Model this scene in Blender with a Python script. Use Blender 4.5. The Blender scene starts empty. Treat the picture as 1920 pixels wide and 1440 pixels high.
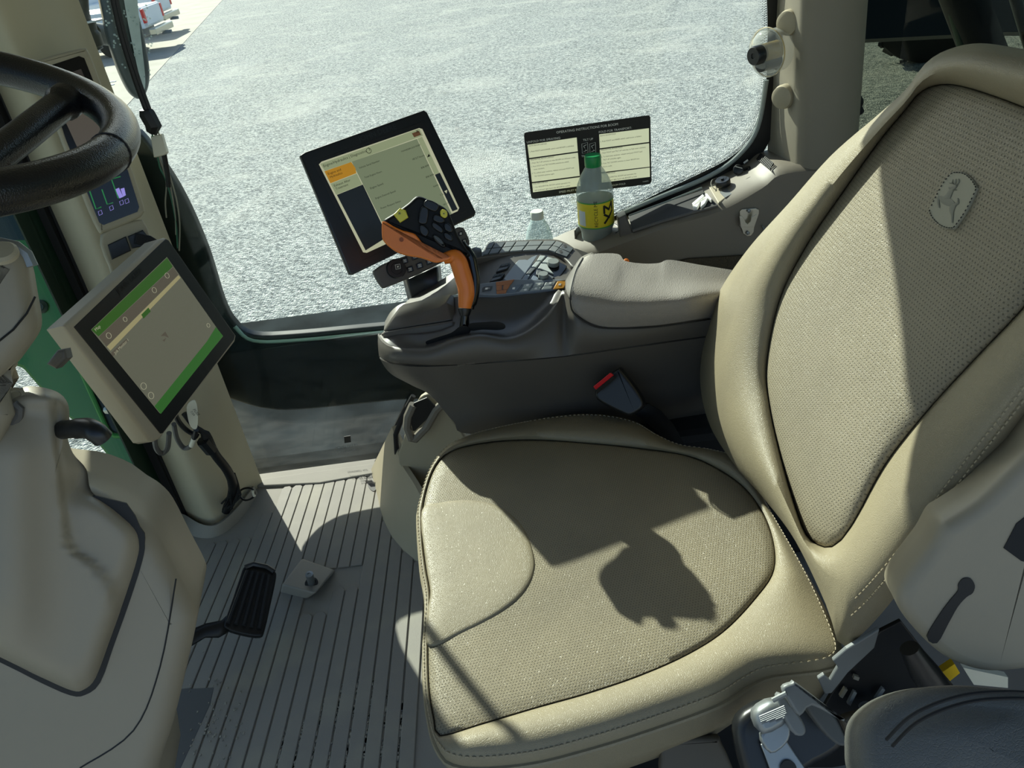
import bpy, bmesh, math, random
from mathutils import Vector, Matrix
random.seed(7)
sc = bpy.context.scene
col = sc.collection
V = Vector

# ------------------------------------------------------------------ camera
FPX = 1450.0
PITCH, ROLL, CAMH = math.radians(32.5), math.radians(7.6), 1.4
CAM = V((0, 0, CAMH))
_r0 = V((1, 0, 0)); _u0 = V((0, math.sin(PITCH), math.cos(PITCH))); FW = V((0, math.cos(PITCH), -math.sin(PITCH)))
CR = math.cos(ROLL) * _r0 - math.sin(ROLL) * _u0
CU = math.sin(ROLL) * _r0 + math.cos(ROLL) * _u0
cd = bpy.data.cameras.new('camera'); cam = bpy.data.objects.new('camera', cd); col.objects.link(cam)
cd.sensor_width = 36.0; cd.sensor_fit = 'HORIZONTAL'; cd.lens = FPX / 1920 * 36.0; cd.clip_start = 0.02; cd.clip_end = 400
m3 = Matrix((CR, CU, -FW)).transposed()
cam.matrix_world = Matrix.Translation(CAM) @ m3.to_4x4()
sc.camera = cam

# ------------------------------------------------------------------ light
SUN = V((0.402, -0.757, -0.515)).normalized()
ld = bpy.data.lights.new('sun', 'SUN'); ld.energy = 9.0; ld.angle = math.radians(0.55); ld.color = (1.0, 0.94, 0.82)
lo = bpy.data.objects.new('sun', ld); col.objects.link(lo)
lo.rotation_euler = SUN.to_track_quat('-Z', 'Y').to_euler()
w = bpy.data.worlds.new('world'); sc.world = w; w.use_nodes = True
nt = w.node_tree; bg = nt.nodes['Background']
sky = nt.nodes.new('ShaderNodeTexSky'); sky.sky_type = 'NISHITA'; sky.sun_disc = False
sky.sun_elevation = math.asin(-SUN.z); sky.sun_rotation = math.atan2(-SUN.x, -SUN.y)
nt.links.new(sky.outputs[0], bg.inputs[0]); bg.inputs[1].default_value = 0.165
vs = sc.view_settings
vs.view_transform = 'Standard'; vs.look = 'None'; vs.gamma = 1.0; vs.use_curve_mapping = False
vs.exposure = 0.08

# ------------------------------------------------------------------ unprojection of points seen in the photograph
def ray(u, v): return FW + (u - 960) / FPX * CR - (v - 720) / FPX * CU
def PZ(u, v, z): k = ray(u, v); return CAM + k * ((z - CAM.z) / k.z)
def PY(u, v, y): k = ray(u, v); return CAM + k * ((y - CAM.y) / k.y)
def PX(u, v, x): k = ray(u, v); return CAM + k * ((x - CAM.x) / k.x)
def PW(u, v, w_): return CAM + ray(u, v) * w_
def PN(u, v, p0, n): k = ray(u, v); return CAM + k * (((p0 - CAM).dot(n)) / k.dot(n))

# ------------------------------------------------------------------ mesh helpers
class MB:
    def __init__(s): s.v = []; s.f = []
    def add(s, vs_, fs):
        o = len(s.v); s.v += [V(p) for p in vs_]; s.f += [tuple(i + o for i in f) for f in fs]; return s
    def grid(s, rows, closed=False, cap0=False, cap1=False):
        n = len(rows[0]); o = len(s.v)
        for r in rows: s.v += [V(p) for p in r]
        m = n if closed else n - 1
        for i in range(len(rows) - 1):
            for j in range(m):
                a = o + i * n + j; b = o + i * n + (j + 1) % n
                s.f.append((a, b, b + n, a + n))
        if cap0: s.f.append(tuple(reversed(range(o, o + n))))
        if cap1: s.f.append(tuple(range(o + (len(rows) - 1) * n, o + len(rows) * n)))
        return s
    def tube(s, pts, r, sides=10, closed=False):
        pts = [V(p) for p in pts]; n = len(pts)
        rr = r if isinstance(r, (list, tuple)) else [r] * n
        rows = []; up = None
        for i, p in enumerate(pts):
            if closed: t = pts[(i + 1) % n] - pts[i - 1]
            else: t = pts[min(i + 1, n - 1)] - pts[max(i - 1, 0)]
            t.normalize()
            if up is None:
                up = t.orthogonal().normalized()
            else:
                up = (up - t * up.dot(t))
                up = up.normalized() if up.length > 1e-6 else t.orthogonal().normalized()
            b = t.cross(up)
            rows.append([p + (up * math.cos(2 * math.pi * k / sides) + b * math.sin(2 * math.pi * k / sides)) * rr[i] for k in range(sides)])
        if closed: rows.append(rows[0]); return s.grid(rows, True)
        return s.grid(rows, True, True, True)
    def box(s, c, sx, sy, sz, R=None):
        c = V(c); vv = []
        for x in (-.5, .5):
            for y in (-.5, .5):
                for z in (-.5, .5):
                    d = V((x * sx, y * sy, z * sz)); vv.append(c + (R @ d if R else d))
        return s.add(vv, [(0, 1, 3, 2), (4, 6, 7, 5), (0, 4, 5, 1), (2, 3, 7, 6), (0, 2, 6, 4), (1, 5, 7, 3)])
    def lathe(s, base, axis, prof, sides=24, cap=True):
        axis = V(axis).normalized(); a = axis.orthogonal().normalized(); b = axis.cross(a); base = V(base)
        rows = [[base + axis * h + (a * math.cos(2 * math.pi * k / sides) + b * math.sin(2 * math.pi * k / sides)) * r for k in range(sides)] for r, h in prof]
        return s.grid(rows, True, cap, cap)
    def prism(s, pts, n, t):
        """pts: 3D polygon (front face), extruded by -n*t"""
        n = V(n).normalized(); k = len(pts); pts = [V(p) for p in pts]
        return s.add(pts + [p - n * t for p in pts], [tuple(range(k)), tuple(reversed(range(k, 2 * k)))] + [(i, i + k, (i + 1) % k + k, (i + 1) % k) for i in range(k)])

def link(o): col.objects.link(o); return o
def tag(o, label=None, cat=None, group=None, kind=None):
    if label: o['label'] = label
    if cat: o['category'] = cat
    if group: o['group'] = group
    if kind: o['kind'] = kind
    return o
def obj(name, mb, mat, parent=None, smooth=40, bevel=0, seg=2, sub=0, solid=0, kind=None, label=None):
    me = bpy.data.meshes.new(name); me.from_pydata([tuple(p) for p in mb.v], [], mb.f)
    bm = bmesh.new(); bm.from_mesh(me); bmesh.ops.remove_doubles(bm, verts=bm.verts, dist=1e-6)
    bmesh.ops.recalc_face_normals(bm, faces=bm.faces); bm.to_mesh(me); bm.free()
    if smooth:
        me.shade_smooth(); me.set_sharp_from_angle(angle=math.radians(smooth))
    me.materials.append(mat)
    o = link(bpy.data.objects.new(name, me))
    if parent is not None:
        o.parent = parent; o.matrix_parent_inverse = Matrix.Translation(parent.location).inverted() if parent.type == 'EMPTY' else Matrix()
    if solid:
        md = o.modifiers.new('solid', 'SOLIDIFY'); md.thickness = solid; md.offset = -1
    if bevel:
        md = o.modifiers.new('bevel', 'BEVEL'); md.width = bevel; md.segments = seg; md.limit_method = 'ANGLE'; md.angle_limit = math.radians(35)
    if sub:
        md = o.modifiers.new('sub', 'SUBSURF'); md.levels = sub; md.render_levels = sub
    if kind: o['kind'] = kind
    if label: o['label'] = label
    return o
def empty(name, loc, label=None, cat=None, group=None, kind=None):
    e = link(bpy.data.objects.new(name, None)); e.location = loc; e.empty_display_size = .05
    return tag(e, label, cat, group, kind)

def cr(pts, n=6, closed=False):
    """Catmull-Rom resample of a list of tuples / vectors"""
    P = [V(p) for p in pts]; out = []; m = len(P)
    for i in range(m if closed else m - 1):
        if closed: a, b, c, d = P[i - 1], P[i], P[(i + 1) % m], P[(i + 2) % m]
        else: a, b, c, d = P[max(i - 1, 0)], P[i], P[i + 1], P[min(i + 2, m - 1)]
        for k in range(n):
            t = k / n
            out.append(.5 * ((2 * b) + (c - a) * t + (2 * a - 5 * b + 4 * c - d) * t * t + (3 * b - a - 3 * c + d) * t ** 3))
    if not closed: out.append(P[-1])
    return out
def smooth_grid(rows, nu=4, nv=4):
    rows = [cr(r, nu) for r in rows]
    cols = [cr([r[j] for r in rows], nv) for j in range(len(rows[0]))]
    return [[cols[j][i] for j in range(len(cols))] for i in range(len(cols[0]))]
def rows_py(rows): return [[PY(u, v, y) for (u, v, y) in r] for r in rows]

def offset2(pts, d):
    """inset of a 2-D polygon (CCW positive area) by d"""
    n = len(pts); A = sum(pts[i][0] * pts[(i + 1) % n][1] - pts[(i + 1) % n][0] * pts[i][1] for i in range(n))
    sgn = 1 if A > 0 else -1; out = []
    for i in range(n):
        p = V(pts[i]); a = (p - V(pts[i - 1])); b = (V(pts[(i + 1) % n]) - p)
        a = a.normalized() if a.length > 1e-9 else b.normalized(); b = b.normalized() if b.length > 1e-9 else a
        na = V((-a.y, a.x)); nb = V((-b.y, b.x)); m_ = na + nb
        if m_.length < 1e-6: m_ = na
        m_.normalize(); c = max(.5, m_.dot(na))
        out.append(p + m_ * (sgn * d / c))
    return out
def puff(mb, pts3, n, thick, rnd, dome=0.0, steps=3, back=True):
    """rounded slab: outline pts3 lies in a plane with normal n (pointing to the viewer side), body goes back by thick"""
    n = V(n).normalized(); c = sum(pts3, V((0, 0, 0))) / len(pts3)
    e1 = n.orthogonal().normalized(); e2 = n.cross(e1)
    p2 = [V(((p - c).dot(e1), (p - c).dot(e2))) for p in pts3]
    def ring(ins, h): return [c + e1 * q.x + e2 * q.y + n * h for q in (offset2(p2, ins) if ins else p2)]
    rows = []
    if back:
        rows.append(ring(rnd, -thick))
    rows.append(ring(0, -thick + rnd))
    rows.append(ring(0, -rnd))
    for k in range(1, steps + 1):
        a = math.pi / 2 * k / steps
        rows.append(ring(rnd * (1 - math.cos(a)), -rnd + rnd * math.sin(a)))
    rows.append(ring(rnd * 1.06 + .0002, 0))
    if dome:
        r2 = rows[-1]
        for f, h in ((.75, .45), (.45, .8), (.15, 1.0)):
            rows.append([c + (p - c - n * ((p - c).dot(n))) * f + n * (dome * h) for p in r2])
    mb.grid(rows, True, True, True)
    return mb

# ------------------------------------------------------------------ materials
def lin(h):
    if isinstance(h, (tuple, list)): return (*h[:3], 1)
    h = h.lstrip('#'); o = []
    for i in (0, 2, 4):
        x = int(h[i:i + 2], 16) / 255; o.append(x / 12.92 if x <= .04045 else ((x + .055) / 1.055) ** 2.4)
    return (*o, 1)
def mat(name, c, rough=.5, metal=0, var=None, bump=None, spec=.5, emit=None, coat=0, trans=0):
    """var=(scale, other colour, lo, hi); bump=(kind, scale, strength, distance)"""
    m = bpy.data.materials.new(name); m.use_nodes = True; t = m.node_tree; b = t.nodes['Principled BSDF']
    c = lin(c); b.inputs['Base Color'].default_value = c; b.inputs['Roughness'].default_value = rough; b.inputs['Metallic'].default_value = metal
    b.inputs['Specular IOR Level'].default_value = spec
    if coat: b.inputs['Coat Weight'].default_value = coat; b.inputs['Coat Roughness'].default_value = .1
    if emit: b.inputs['Emission Color'].default_value = lin(emit[0]); b.inputs['Emission Strength'].default_value = emit[1]
    tc = t.nodes.new('ShaderNodeTexCoord')
    if var:
        nz = t.nodes.new('ShaderNodeTexNoise'); nz.inputs['Scale'].default_value = var[0]; nz.inputs['Detail'].default_value = 8
        rp = t.nodes.new('ShaderNodeValToRGB'); rp.color_ramp.elements[0].position = var[2]; rp.color_ramp.elements[1].position = var[3]
        rp.color_ramp.elements[0].color = c; rp.color_ramp.elements[1].color = lin(var[1])
        t.links.new(tc.outputs['Object'], nz.inputs['Vector']); t.links.new(nz.outputs[0], rp.inputs[0]); t.links.new(rp.outputs[0], b.inputs['Base Color'])
    if bump:
        if bump[0] == 'noise':
            tx = t.nodes.new('ShaderNodeTexNoise'); tx.inputs['Scale'].default_value = bump[1]; tx.inputs['Detail'].default_value = 6; out = tx.outputs[0]
        else:
            tx = t.nodes.new('ShaderNodeTexVoronoi'); tx.inputs['Scale'].default_value = bump[1]; out = tx.outputs['Distance']
        bp = t.nodes.new('ShaderNodeBump'); bp.inputs['Strength'].default_value = bump[2]; bp.inputs['Distance'].default_value = bump[3]
        t.links.new(tc.outputs['Object'], tx.inputs['Vector']); t.links.new(out, bp.inputs['Height']); t.links.new(bp.outputs[0], b.inputs['Normal'])
    return m
def glassmat(name, tint, gloss=.08, rough=0.02, dust=None, body=None):
    """pane: tinted transparency + mirror reflection (+ dust scattered on it)"""
    m = bpy.data.materials.new(name); m.use_nodes = True; t = m.node_tree; t.nodes.clear()
    out = t.nodes.new('ShaderNodeOutputMaterial'); tr = t.nodes.new('ShaderNodeBsdfTransparent'); tr.inputs[0].default_value = lin(tint)
    gl = t.nodes.new('ShaderNodeBsdfGlossy'); gl.inputs['Roughness'].default_value = rough
    lf = t.nodes.new('ShaderNodeLayerWeight'); lf.inputs[0].default_value = .5; pw = t.nodes.new('ShaderNodeMath'); pw.operation = 'POWER'; pw.inputs[1].default_value = 4
    t.links.new(lf.outputs['Facing'], pw.inputs[0]); lw = t.nodes.new('ShaderNodeMath'); lw.operation = 'MULTIPLY_ADD'; lw.inputs[1].default_value = .7; lw.inputs[2].default_value = gloss * .35; t.links.new(pw.outputs[0], lw.inputs[0])
    mx = t.nodes.new('ShaderNodeMixShader'); t.links.new(lw.outputs[0], mx.inputs[0]); t.links.new(tr.outputs[0], mx.inputs[1]); t.links.new(gl.outputs[0], mx.inputs[2])
    last = mx
    if body:
        df = t.nodes.new('ShaderNodeBsdfDiffuse'); df.inputs[0].default_value = lin(body[0]); m2 = t.nodes.new('ShaderNodeMixShader'); m2.inputs[0].default_value = body[1]
        t.links.new(last.outputs[0], m2.inputs[1]); t.links.new(df.outputs[0], m2.inputs[2]); last = m2
    if dust:
        tc = t.nodes.new('ShaderNodeTexCoord'); mp = t.nodes.new('ShaderNodeMapping'); mp.inputs['Rotation'].default_value = (0, .6, 0); mp.inputs['Scale'].default_value = (1, 1, 4)
        nz = t.nodes.new('ShaderNodeTexNoise'); nz.inputs['Scale'].default_value = dust[2]; nz.inputs['Detail'].default_value = 12; nz.inputs['Roughness'].default_value = .75
        rp = t.nodes.new('ShaderNodeMapRange'); rp.inputs[1].default_value = .35; rp.inputs[2].default_value = .75; rp.inputs[3].default_value = dust[0]; rp.inputs[4].default_value = dust[1]
        t.links.new(tc.outputs['Object'], mp.inputs[0]); t.links.new(mp.outputs[0], nz.inputs['Vector']); t.links.new(nz.outputs[0], rp.inputs[0])
        df = t.nodes.new('ShaderNodeBsdfDiffuse'); df.inputs[0].default_value = (.55, .56, .54, 1); tl = t.nodes.new('ShaderNodeBsdfTranslucent'); tl.inputs[0].default_value = (.5, .52, .5, 1)
        ad = t.nodes.new('ShaderNodeMixShader'); ad.inputs[0].default_value = .35; t.links.new(df.outputs[0], ad.inputs[1]); t.links.new(tl.outputs[0], ad.inputs[2])
        m2 = t.nodes.new('ShaderNodeMixShader'); t.links.new(rp.outputs[0], m2.inputs[0]); t.links.new(last.outputs[0], m2.inputs[1]); t.links.new(ad.outputs[0], m2.inputs[2]); last = m2
    t.links.new(last.outputs[0], out.inputs[0]); return m
def leather(name, c, c2, perf=None, grain=420, plane=None):
    """leather: cell grain; perf = pitch of punched holes (in metres) laid out in the plane (axis a, axis b)"""
    m = mat(name, c, rough=.47, spec=.45, var=(9, c2, .35, .75)); t = m.node_tree; b = t.nodes['Principled BSDF']
    tc = t.nodes.new('ShaderNodeTexCoord')
    vo = t.nodes.new('ShaderNodeTexVoronoi'); vo.inputs['Scale'].default_value = grain; vo.feature = 'DISTANCE_TO_EDGE'
    nz = t.nodes.new('ShaderNodeTexNoise'); nz.inputs['Scale'].default_value = 30; nz.inputs['Detail'].default_value = 4
    t.links.new(tc.outputs['Object'], vo.inputs['Vector']); t.links.new(tc.outputs['Object'], nz.inputs['Vector'])
    mr = t.nodes.new('ShaderNodeMapRange'); mr.inputs[1].default_value = 0; mr.inputs[2].default_value = .12; t.links.new(vo.outputs['Distance'], mr.inputs[0])
    ad = t.nodes.new('ShaderNodeMath'); ad.operation = 'MULTIPLY_ADD'; ad.inputs[1].default_value = 1.6; t.links.new(nz.outputs[0], ad.inputs[0]); t.links.new(mr.outputs[0], ad.inputs[2])
    h = ad.outputs[0]
    bp = t.nodes.new('ShaderNodeBump'); bp.inputs['Strength'].default_value = .34; bp.inputs['Distance'].default_value = .0012
    if perf:
        axes = []
        for ax in plane:
            dp = t.nodes.new('ShaderNodeVectorMath'); dp.operation = 'DOT_PRODUCT'; dp.inputs[1].default_value = V(ax) / perf
            t.links.new(tc.outputs['Object'], dp.inputs[0]); axes.append(dp.outputs['Value'])
        fl = t.nodes.new('ShaderNodeMath'); fl.operation = 'FLOOR'; t.links.new(axes[1], fl.inputs[0])
        hf = t.nodes.new('ShaderNodeMath'); hf.operation = 'MULTIPLY_ADD'; hf.inputs[1].default_value = .5; t.links.new(fl.outputs[0], hf.inputs[0]); t.links.new(axes[0], hf.inputs[2])
        sq = []
        for s_ in (hf.outputs[0], axes[1]):
            fr = t.nodes.new('ShaderNodeMath'); fr.operation = 'FRACT'; t.links.new(s_, fr.inputs[0])
            sb = t.nodes.new('ShaderNodeMath'); sb.operation = 'SUBTRACT'; sb.inputs[1].default_value = .5; t.links.new(fr.outputs[0], sb.inputs[0])
            pw = t.nodes.new('ShaderNodeMath'); pw.operation = 'POWER'; pw.inputs[1].default_value = 2; t.links.new(sb.outputs[0], pw.inputs[0]); sq.append(pw.outputs[0])
        sm = t.nodes.new('ShaderNodeMath'); sm.operation = 'ADD'; t.links.new(sq[0], sm.inputs[0]); t.links.new(sq[1], sm.inputs[1])
        lt = t.nodes.new('ShaderNodeMapRange'); lt.inputs[1].default_value = .015; lt.inputs[2].default_value = .06; t.links.new(sm.outputs[0], lt.inputs[0])
        a2 = t.nodes.new('ShaderNodeMath'); a2.operation = 'MULTIPLY_ADD'; a2.inputs[1].default_value = 2.2; t.links.new(lt.outputs[0], a2.inputs[0]); t.links.new(h, a2.inputs[2]); h = a2.outputs[0]
        src = b.inputs['Base Color'].links[0].from_socket
        mc = t.nodes.new('ShaderNodeMix'); mc.data_type = 'RGBA'; mc.inputs['A'].default_value = (.05, .045, .035, 1)
        ml = t.nodes.new('ShaderNodeMapRange'); ml.inputs[3].default_value = .35; t.links.new(lt.outputs[0], ml.inputs[0])
        t.links.new(ml.outputs[0], mc.inputs['Factor']); t.links.new(src, mc.inputs['B']); t.links.new(mc.outputs['Result'], b.inputs['Base Color'])
        bp.inputs['Strength'].default_value = .45
    t.links.new(h, bp.inputs['Height']); t.links.new(bp.outputs[0], b.inputs['Normal'])
    return m

M = {}
M['leather'] = leather('leather', '#857c66', '#8f856c')
BN = V((-1, 0, .36)).normalized()                       # backrest face normal
M['leather_perf'] = leather('leather_perforated', '#827963', '#8c8269', perf=.0045, plane=[(1, .1, 0), (-.1, 1, 0)])
M['leather_back'] = leather('leather_back_perforated', '#867e6b', '#908772', perf=.0052, plane=[(0, 1, 0), (.36, 0, .93)])
M['leather_dark'] = leather('leather_charcoal', '#5a5b58', '#64645f', grain=300)
M['thread'] = mat('thread', '#a0947a', .7)
M['seam'] = mat('seam_shadow_gap', '#2a261e', .9)
M['tan'] = mat('tan_trim_plastic', '#a39a82', .6, bump=('noise', 900, .15, .0006), var=(6, '#a99f88', .3, .8))
M['tan_hood'] = mat('tan_column_plastic', '#8d8573', .45, bump=('noise', 1200, .12, .0005), var=(3, '#938a78', .3, .8))
M['post'] = mat('tan_post_trim', '#b3ab90', .62, bump=('noise', 700, .15, .0006), var=(5, '#b9b198', .3, .8))
M['side'] = mat('grey_tan_side_plastic', '#7d766a', .55, bump=('noise', 900, .15, .0006), var=(6, '#827b6f', .3, .8))
M['post_rear'] = mat('rear_post_trim', '#857f70', .62, bump=('noise', 700, .2, .0008), var=(5, '#8b8576', .3, .8))
M['grey'] = mat('warm_grey_console_plastic', '#514d47', .45, bump=('noise', 1500, .1, .0004), var=(4, '#55514b', .3, .8))
M['pad'] = mat('grained_armrest_vinyl', '#88827a', .55, bump=('voronoi', 520, .5, .0012), var=(8, '#8d877f', .3, .8))
M['black'] = mat('black_plastic', '#17191b', .35, bump=('noise', 1500, .1, .0003))
M['gloss'] = mat('gloss_black', '#0b0c0e', .16)
M['rubber'] = mat('black_rubber', '#121315', .75)
M['leatherblack'] = mat('black_wheel_leather', '#141517', .28, bump=('voronoi', 700, .3, .0008))
M['mat'] = mat('floor_mat_rubber', '#868279', .7, bump=('noise', 300, .3, .001), var=(5, '#8f8b80', .45, .85))
M['rib'] = mat('floor_rib_rubber', '#827e76', .65, bump=('noise', 500, .35, .0008), var=(7, '#94907f', .5, .8))
M['dust'] = mat('pale_dirt', '#a39e90', .95, bump=('noise', 600, .8, .002), var=(120, '#6c6a63', .4, .7))
M['steel'] = mat('dull_steel', '#8f9496', .42, .7, bump=('noise', 200, .1, .0005))
M['galv'] = mat('pale_steel', '#c9c6b8', .3, .85)
M['greysteel'] = mat('grey_coated_steel', '#75797a', .5, .2, bump=('noise', 800, .15, .0005))
M['blacksteel'] = mat('black_coated_steel', '#101113', .45, .2)
M['orange'] = mat('orange_grip_plastic', '#e07a2c', .34, bump=('noise', 900, .05, .0003))
M['yellow'] = mat('yellow_button', '#d8cf4a', .4)
M['green'] = mat('green_paint', '#2c7420', .3, coat=.4)
M['green_dark'] = mat('dark_green_paint', '#0e2b1c', .4)
M['body_dark'] = mat('black_green_body', '#060f0f', .35)
M['screen_bezel'] = mat('screen_bezel', '#14191c', .35)
M['casing'] = mat('monitor_grey_casing', '#55534f', .5)
M['casing_tan'] = mat('monitor_tan_casing', '#a79d88', .5)
M['key'] = mat('dark_key_rubber', '#4a5054', .5)
M['key_light'] = mat('pale_key', '#a9b0ae', .45)
M['key_blue'] = mat('blue_grey_key', '#6a7684', .4)
M['key_brown'] = mat('brown_orange_key', '#a86f4c', .45)
M['key_orange'] = mat('amber_key', '#f0a838', .45)
M['panel_blue'] = mat('blue_grey_panel', '#7a838c', .4)
M['white'] = mat('white_print', '#f2f2ec', .5)
M['cream'] = mat('cream_print', '#d9d8bd', .55)
_t = M['cream'].node_tree; _tl = _t.nodes.new('ShaderNodeBsdfTranslucent'); _tl.inputs[0].default_value = lin('#d9d8bd'); _mx = _t.nodes.new('ShaderNodeMixShader'); _mx.inputs[0].default_value = .24
_t.links.new(_t.nodes['Principled BSDF'].outputs[0], _mx.inputs[1]); _t.links.new(_tl.outputs[0], _mx.inputs[2]); _t.links.new(_mx.outputs[0], _t.nodes['Material Output'].inputs[0])
M['ink'] = mat('black_print', '#131313', .6)
M['red'] = mat('red_plastic', '#c8202a', .35)
M['cap_green'] = mat('green_cap', '#0c8a49', .35)
M['cap_white'] = mat('white_cap', '#dfe4dc', .4)
M['label_yellow'] = mat('yellow_label', '#e6d22e', .4, var=(14, '#c9c22c', .45, .7))
M['label_green'] = mat('green_label_edge', '#3f9a4c', .4)
M['pet'] = glassmat('pet_bottle', (.95, .975, .965), .10, .06, body=('#c8d6d2', .38))
M['pet_blue'] = glassmat('pet_bottle_blue', (.94, .98, .985), .10, .08, body=('#cfe6ea', .38))
M['soda'] = glassmat('soda', (.35, .36, .33), .05, .1, body=('#1d2226', .45))
M['glass'] = glassmat('window_glass', (.905, .965, .95), .06)
M['glass_dusty'] = glassmat('dusty_window_glass', (.88, .92, .91), .06, dust=(.0, .075, 9))
M['glass_rear'] = glassmat('tinted_rear_glass', (.43, .47, .41), .04)
M['glass_clear'] = glassmat('clear_acrylic', (.96, .97, .96), .1, .03, body=('#d8dcd6', .3))
M['frit'] = mat('frit_black', '#07090a', .5)
M['seal'] = mat('grey_glass_seal', '#8d9794', .35)
M['wire_white'] = mat('white_connector', '#ded9c4', .5)
M['wire'] = mat('wire_black', '#0d0e10', .5)
M['wire_tan'] = mat('wire_pale', '#8d8a78', .6)
M['wire_green'] = mat('wire_green', '#2c6b50', .5)
M['truck'] = mat('white_vehicle_paint', '#dfe6ee', .3)
M['truck_grey'] = mat('grey_vehicle_part', '#6f7880', .5)
M['lamp_red'] = mat('red_lamp_lens', '#d52a2a', .25)
M['mirror_face'] = mat('mirror_grey', '#b9c4c4', .35, var=(40, '#a9b5b4', .3, .7))
M['brown_dark'] = mat('brown_grey_lever', '#4f493e', .6)
M['yellowpaint'] = mat('yellow_paint', '#e2b615', .4)
M['screen_green'] = mat('screen_green', '#0c1a10', .25, emit=('#4f7d40', .5))

def emis(name, c, s, rough=.25): return mat(name, '#050505', rough, emit=(c, s), spec=.4)
M['scr_cream'] = emis('screen_cream', '#aab68e', .55)
M['scr_grey'] = emis('screen_grey', '#98a684', .46)
M['scr_dark'] = emis('screen_dark', '#2b353b', .3)
M['scr_orange'] = emis('screen_orange', '#c9922c', .6)
M['scr_ink'] = emis('screen_ink', '#20251f', .3)
M['scr_line'] = emis('screen_line', '#d0d3b0', .6)
M['scr_map'] = emis('screen_map', '#8e907c', .36)
M['scr_bar'] = emis('screen_bar', '#625d50', .6)
M['scr_green'] = emis('screen_green_band', '#4a8236', .35)
M['scr_black'] = mat('screen_black', '#050607', .18)
M['scr_purple'] = emis('screen_lilac', '#9288d8', .9)
M['scr_gauge'] = emis('screen_gauge_green', '#2f8a4c', .6)

# gravel
def gravel_mat():
    m = bpy.data.materials.new('gravel'); m.use_nodes = True; t = m.node_tree; b = t.nodes['Principled BSDF']; b.inputs['Roughness'].default_value = .9
    tc = t.nodes.new('ShaderNodeTexCoord')
    v = t.nodes.new('ShaderNodeTexVoronoi'); v.inputs['Scale'].default_value = 42
    sx = t.nodes.new('ShaderNodeSeparateColor'); t.links.new(v.outputs['Color'], sx.inputs[0])
    n1 = t.nodes.new('ShaderNodeTexNoise'); n1.inputs['Scale'].default_value = 9; n1.inputs['Detail'].default_value = 5; n1.inputs['Roughness'].default_value = .8
    ad = t.nodes.new('ShaderNodeMath'); ad.operation = 'MULTIPLY_ADD'; ad.inputs[1].default_value = .62; t.links.new(sx.outputs[0], ad.inputs[0]); 
    ml = t.nodes.new('ShaderNodeMath'); ml.operation = 'MULTIPLY'; ml.inputs[1].default_value = .55; t.links.new(n1.outputs[0], ml.inputs[0]); t.links.new(ml.outputs[0], ad.inputs[2])
    r1 = t.nodes.new('ShaderNodeValToRGB'); r1.color_ramp.elements[0].position = .28; r1.color_ramp.elements[1].position = .86
    r1.color_ramp.elements[0].color = lin('#4b5254'); r1.color_ramp.elements[1].color = lin('#c6c7c1')
    e = r1.color_ramp.elements.new(.55); e.color = lin('#8b908f')
    n2 = t.nodes.new('ShaderNodeTexNoise'); n2.inputs['Scale'].default_value = .55; n2.inputs['Detail'].default_value = 9; n2.inputs['Roughness'].default_value = .65; n2.inputs['Distortion'].default_value = .6
    mp = t.nodes.new('ShaderNodeMapping'); mp.inputs['Scale'].default_value = (.9, 1.15, 1); mp.inputs['Rotation'].default_value = (0, 0, .5)
    r2 = t.nodes.new('ShaderNodeMapRange'); r2.inputs[1].default_value = .5; r2.inputs[2].default_value = .75; r2.inputs[4].default_value = .6
    mx = t.nodes.new('ShaderNodeMix'); mx.data_type = 'RGBA'; mx.inputs['B'].default_value = lin('#cbc9c0')
    for nd in (v, n1): t.links.new(tc.outputs['Object'], nd.inputs['Vector'])
    t.links.new(tc.outputs['Object'], mp.inputs[0]); t.links.new(mp.outputs[0], n2.inputs[0])
    t.links.new(ad.outputs[0], r1.inputs[0]); t.links.new(n2.outputs[0], r2.inputs[0])
    t.links.new(r2.outputs[0], mx.inputs['Factor']); t.links.new(r1.outputs[0], mx.inputs['A']); t.links.new(mx.outputs['Result'], b.inputs['Base Color'])
    bp = t.nodes.new('ShaderNodeBump'); bp.inputs['Strength'].default_value = .8; bp.inputs['Distance'].default_value = .02
    t.links.new(v.outputs['Distance'], bp.inputs['Height']); t.links.new(bp.outputs[0], b.inputs['Normal'])
    return m
M['gravel'] = gravel_mat()
M['concrete'] = mat('concrete', '#a8a294', .9, var=(1.2, '#b5afa2', .35, .7), bump=('noise', 40, .3, .01))

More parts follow.
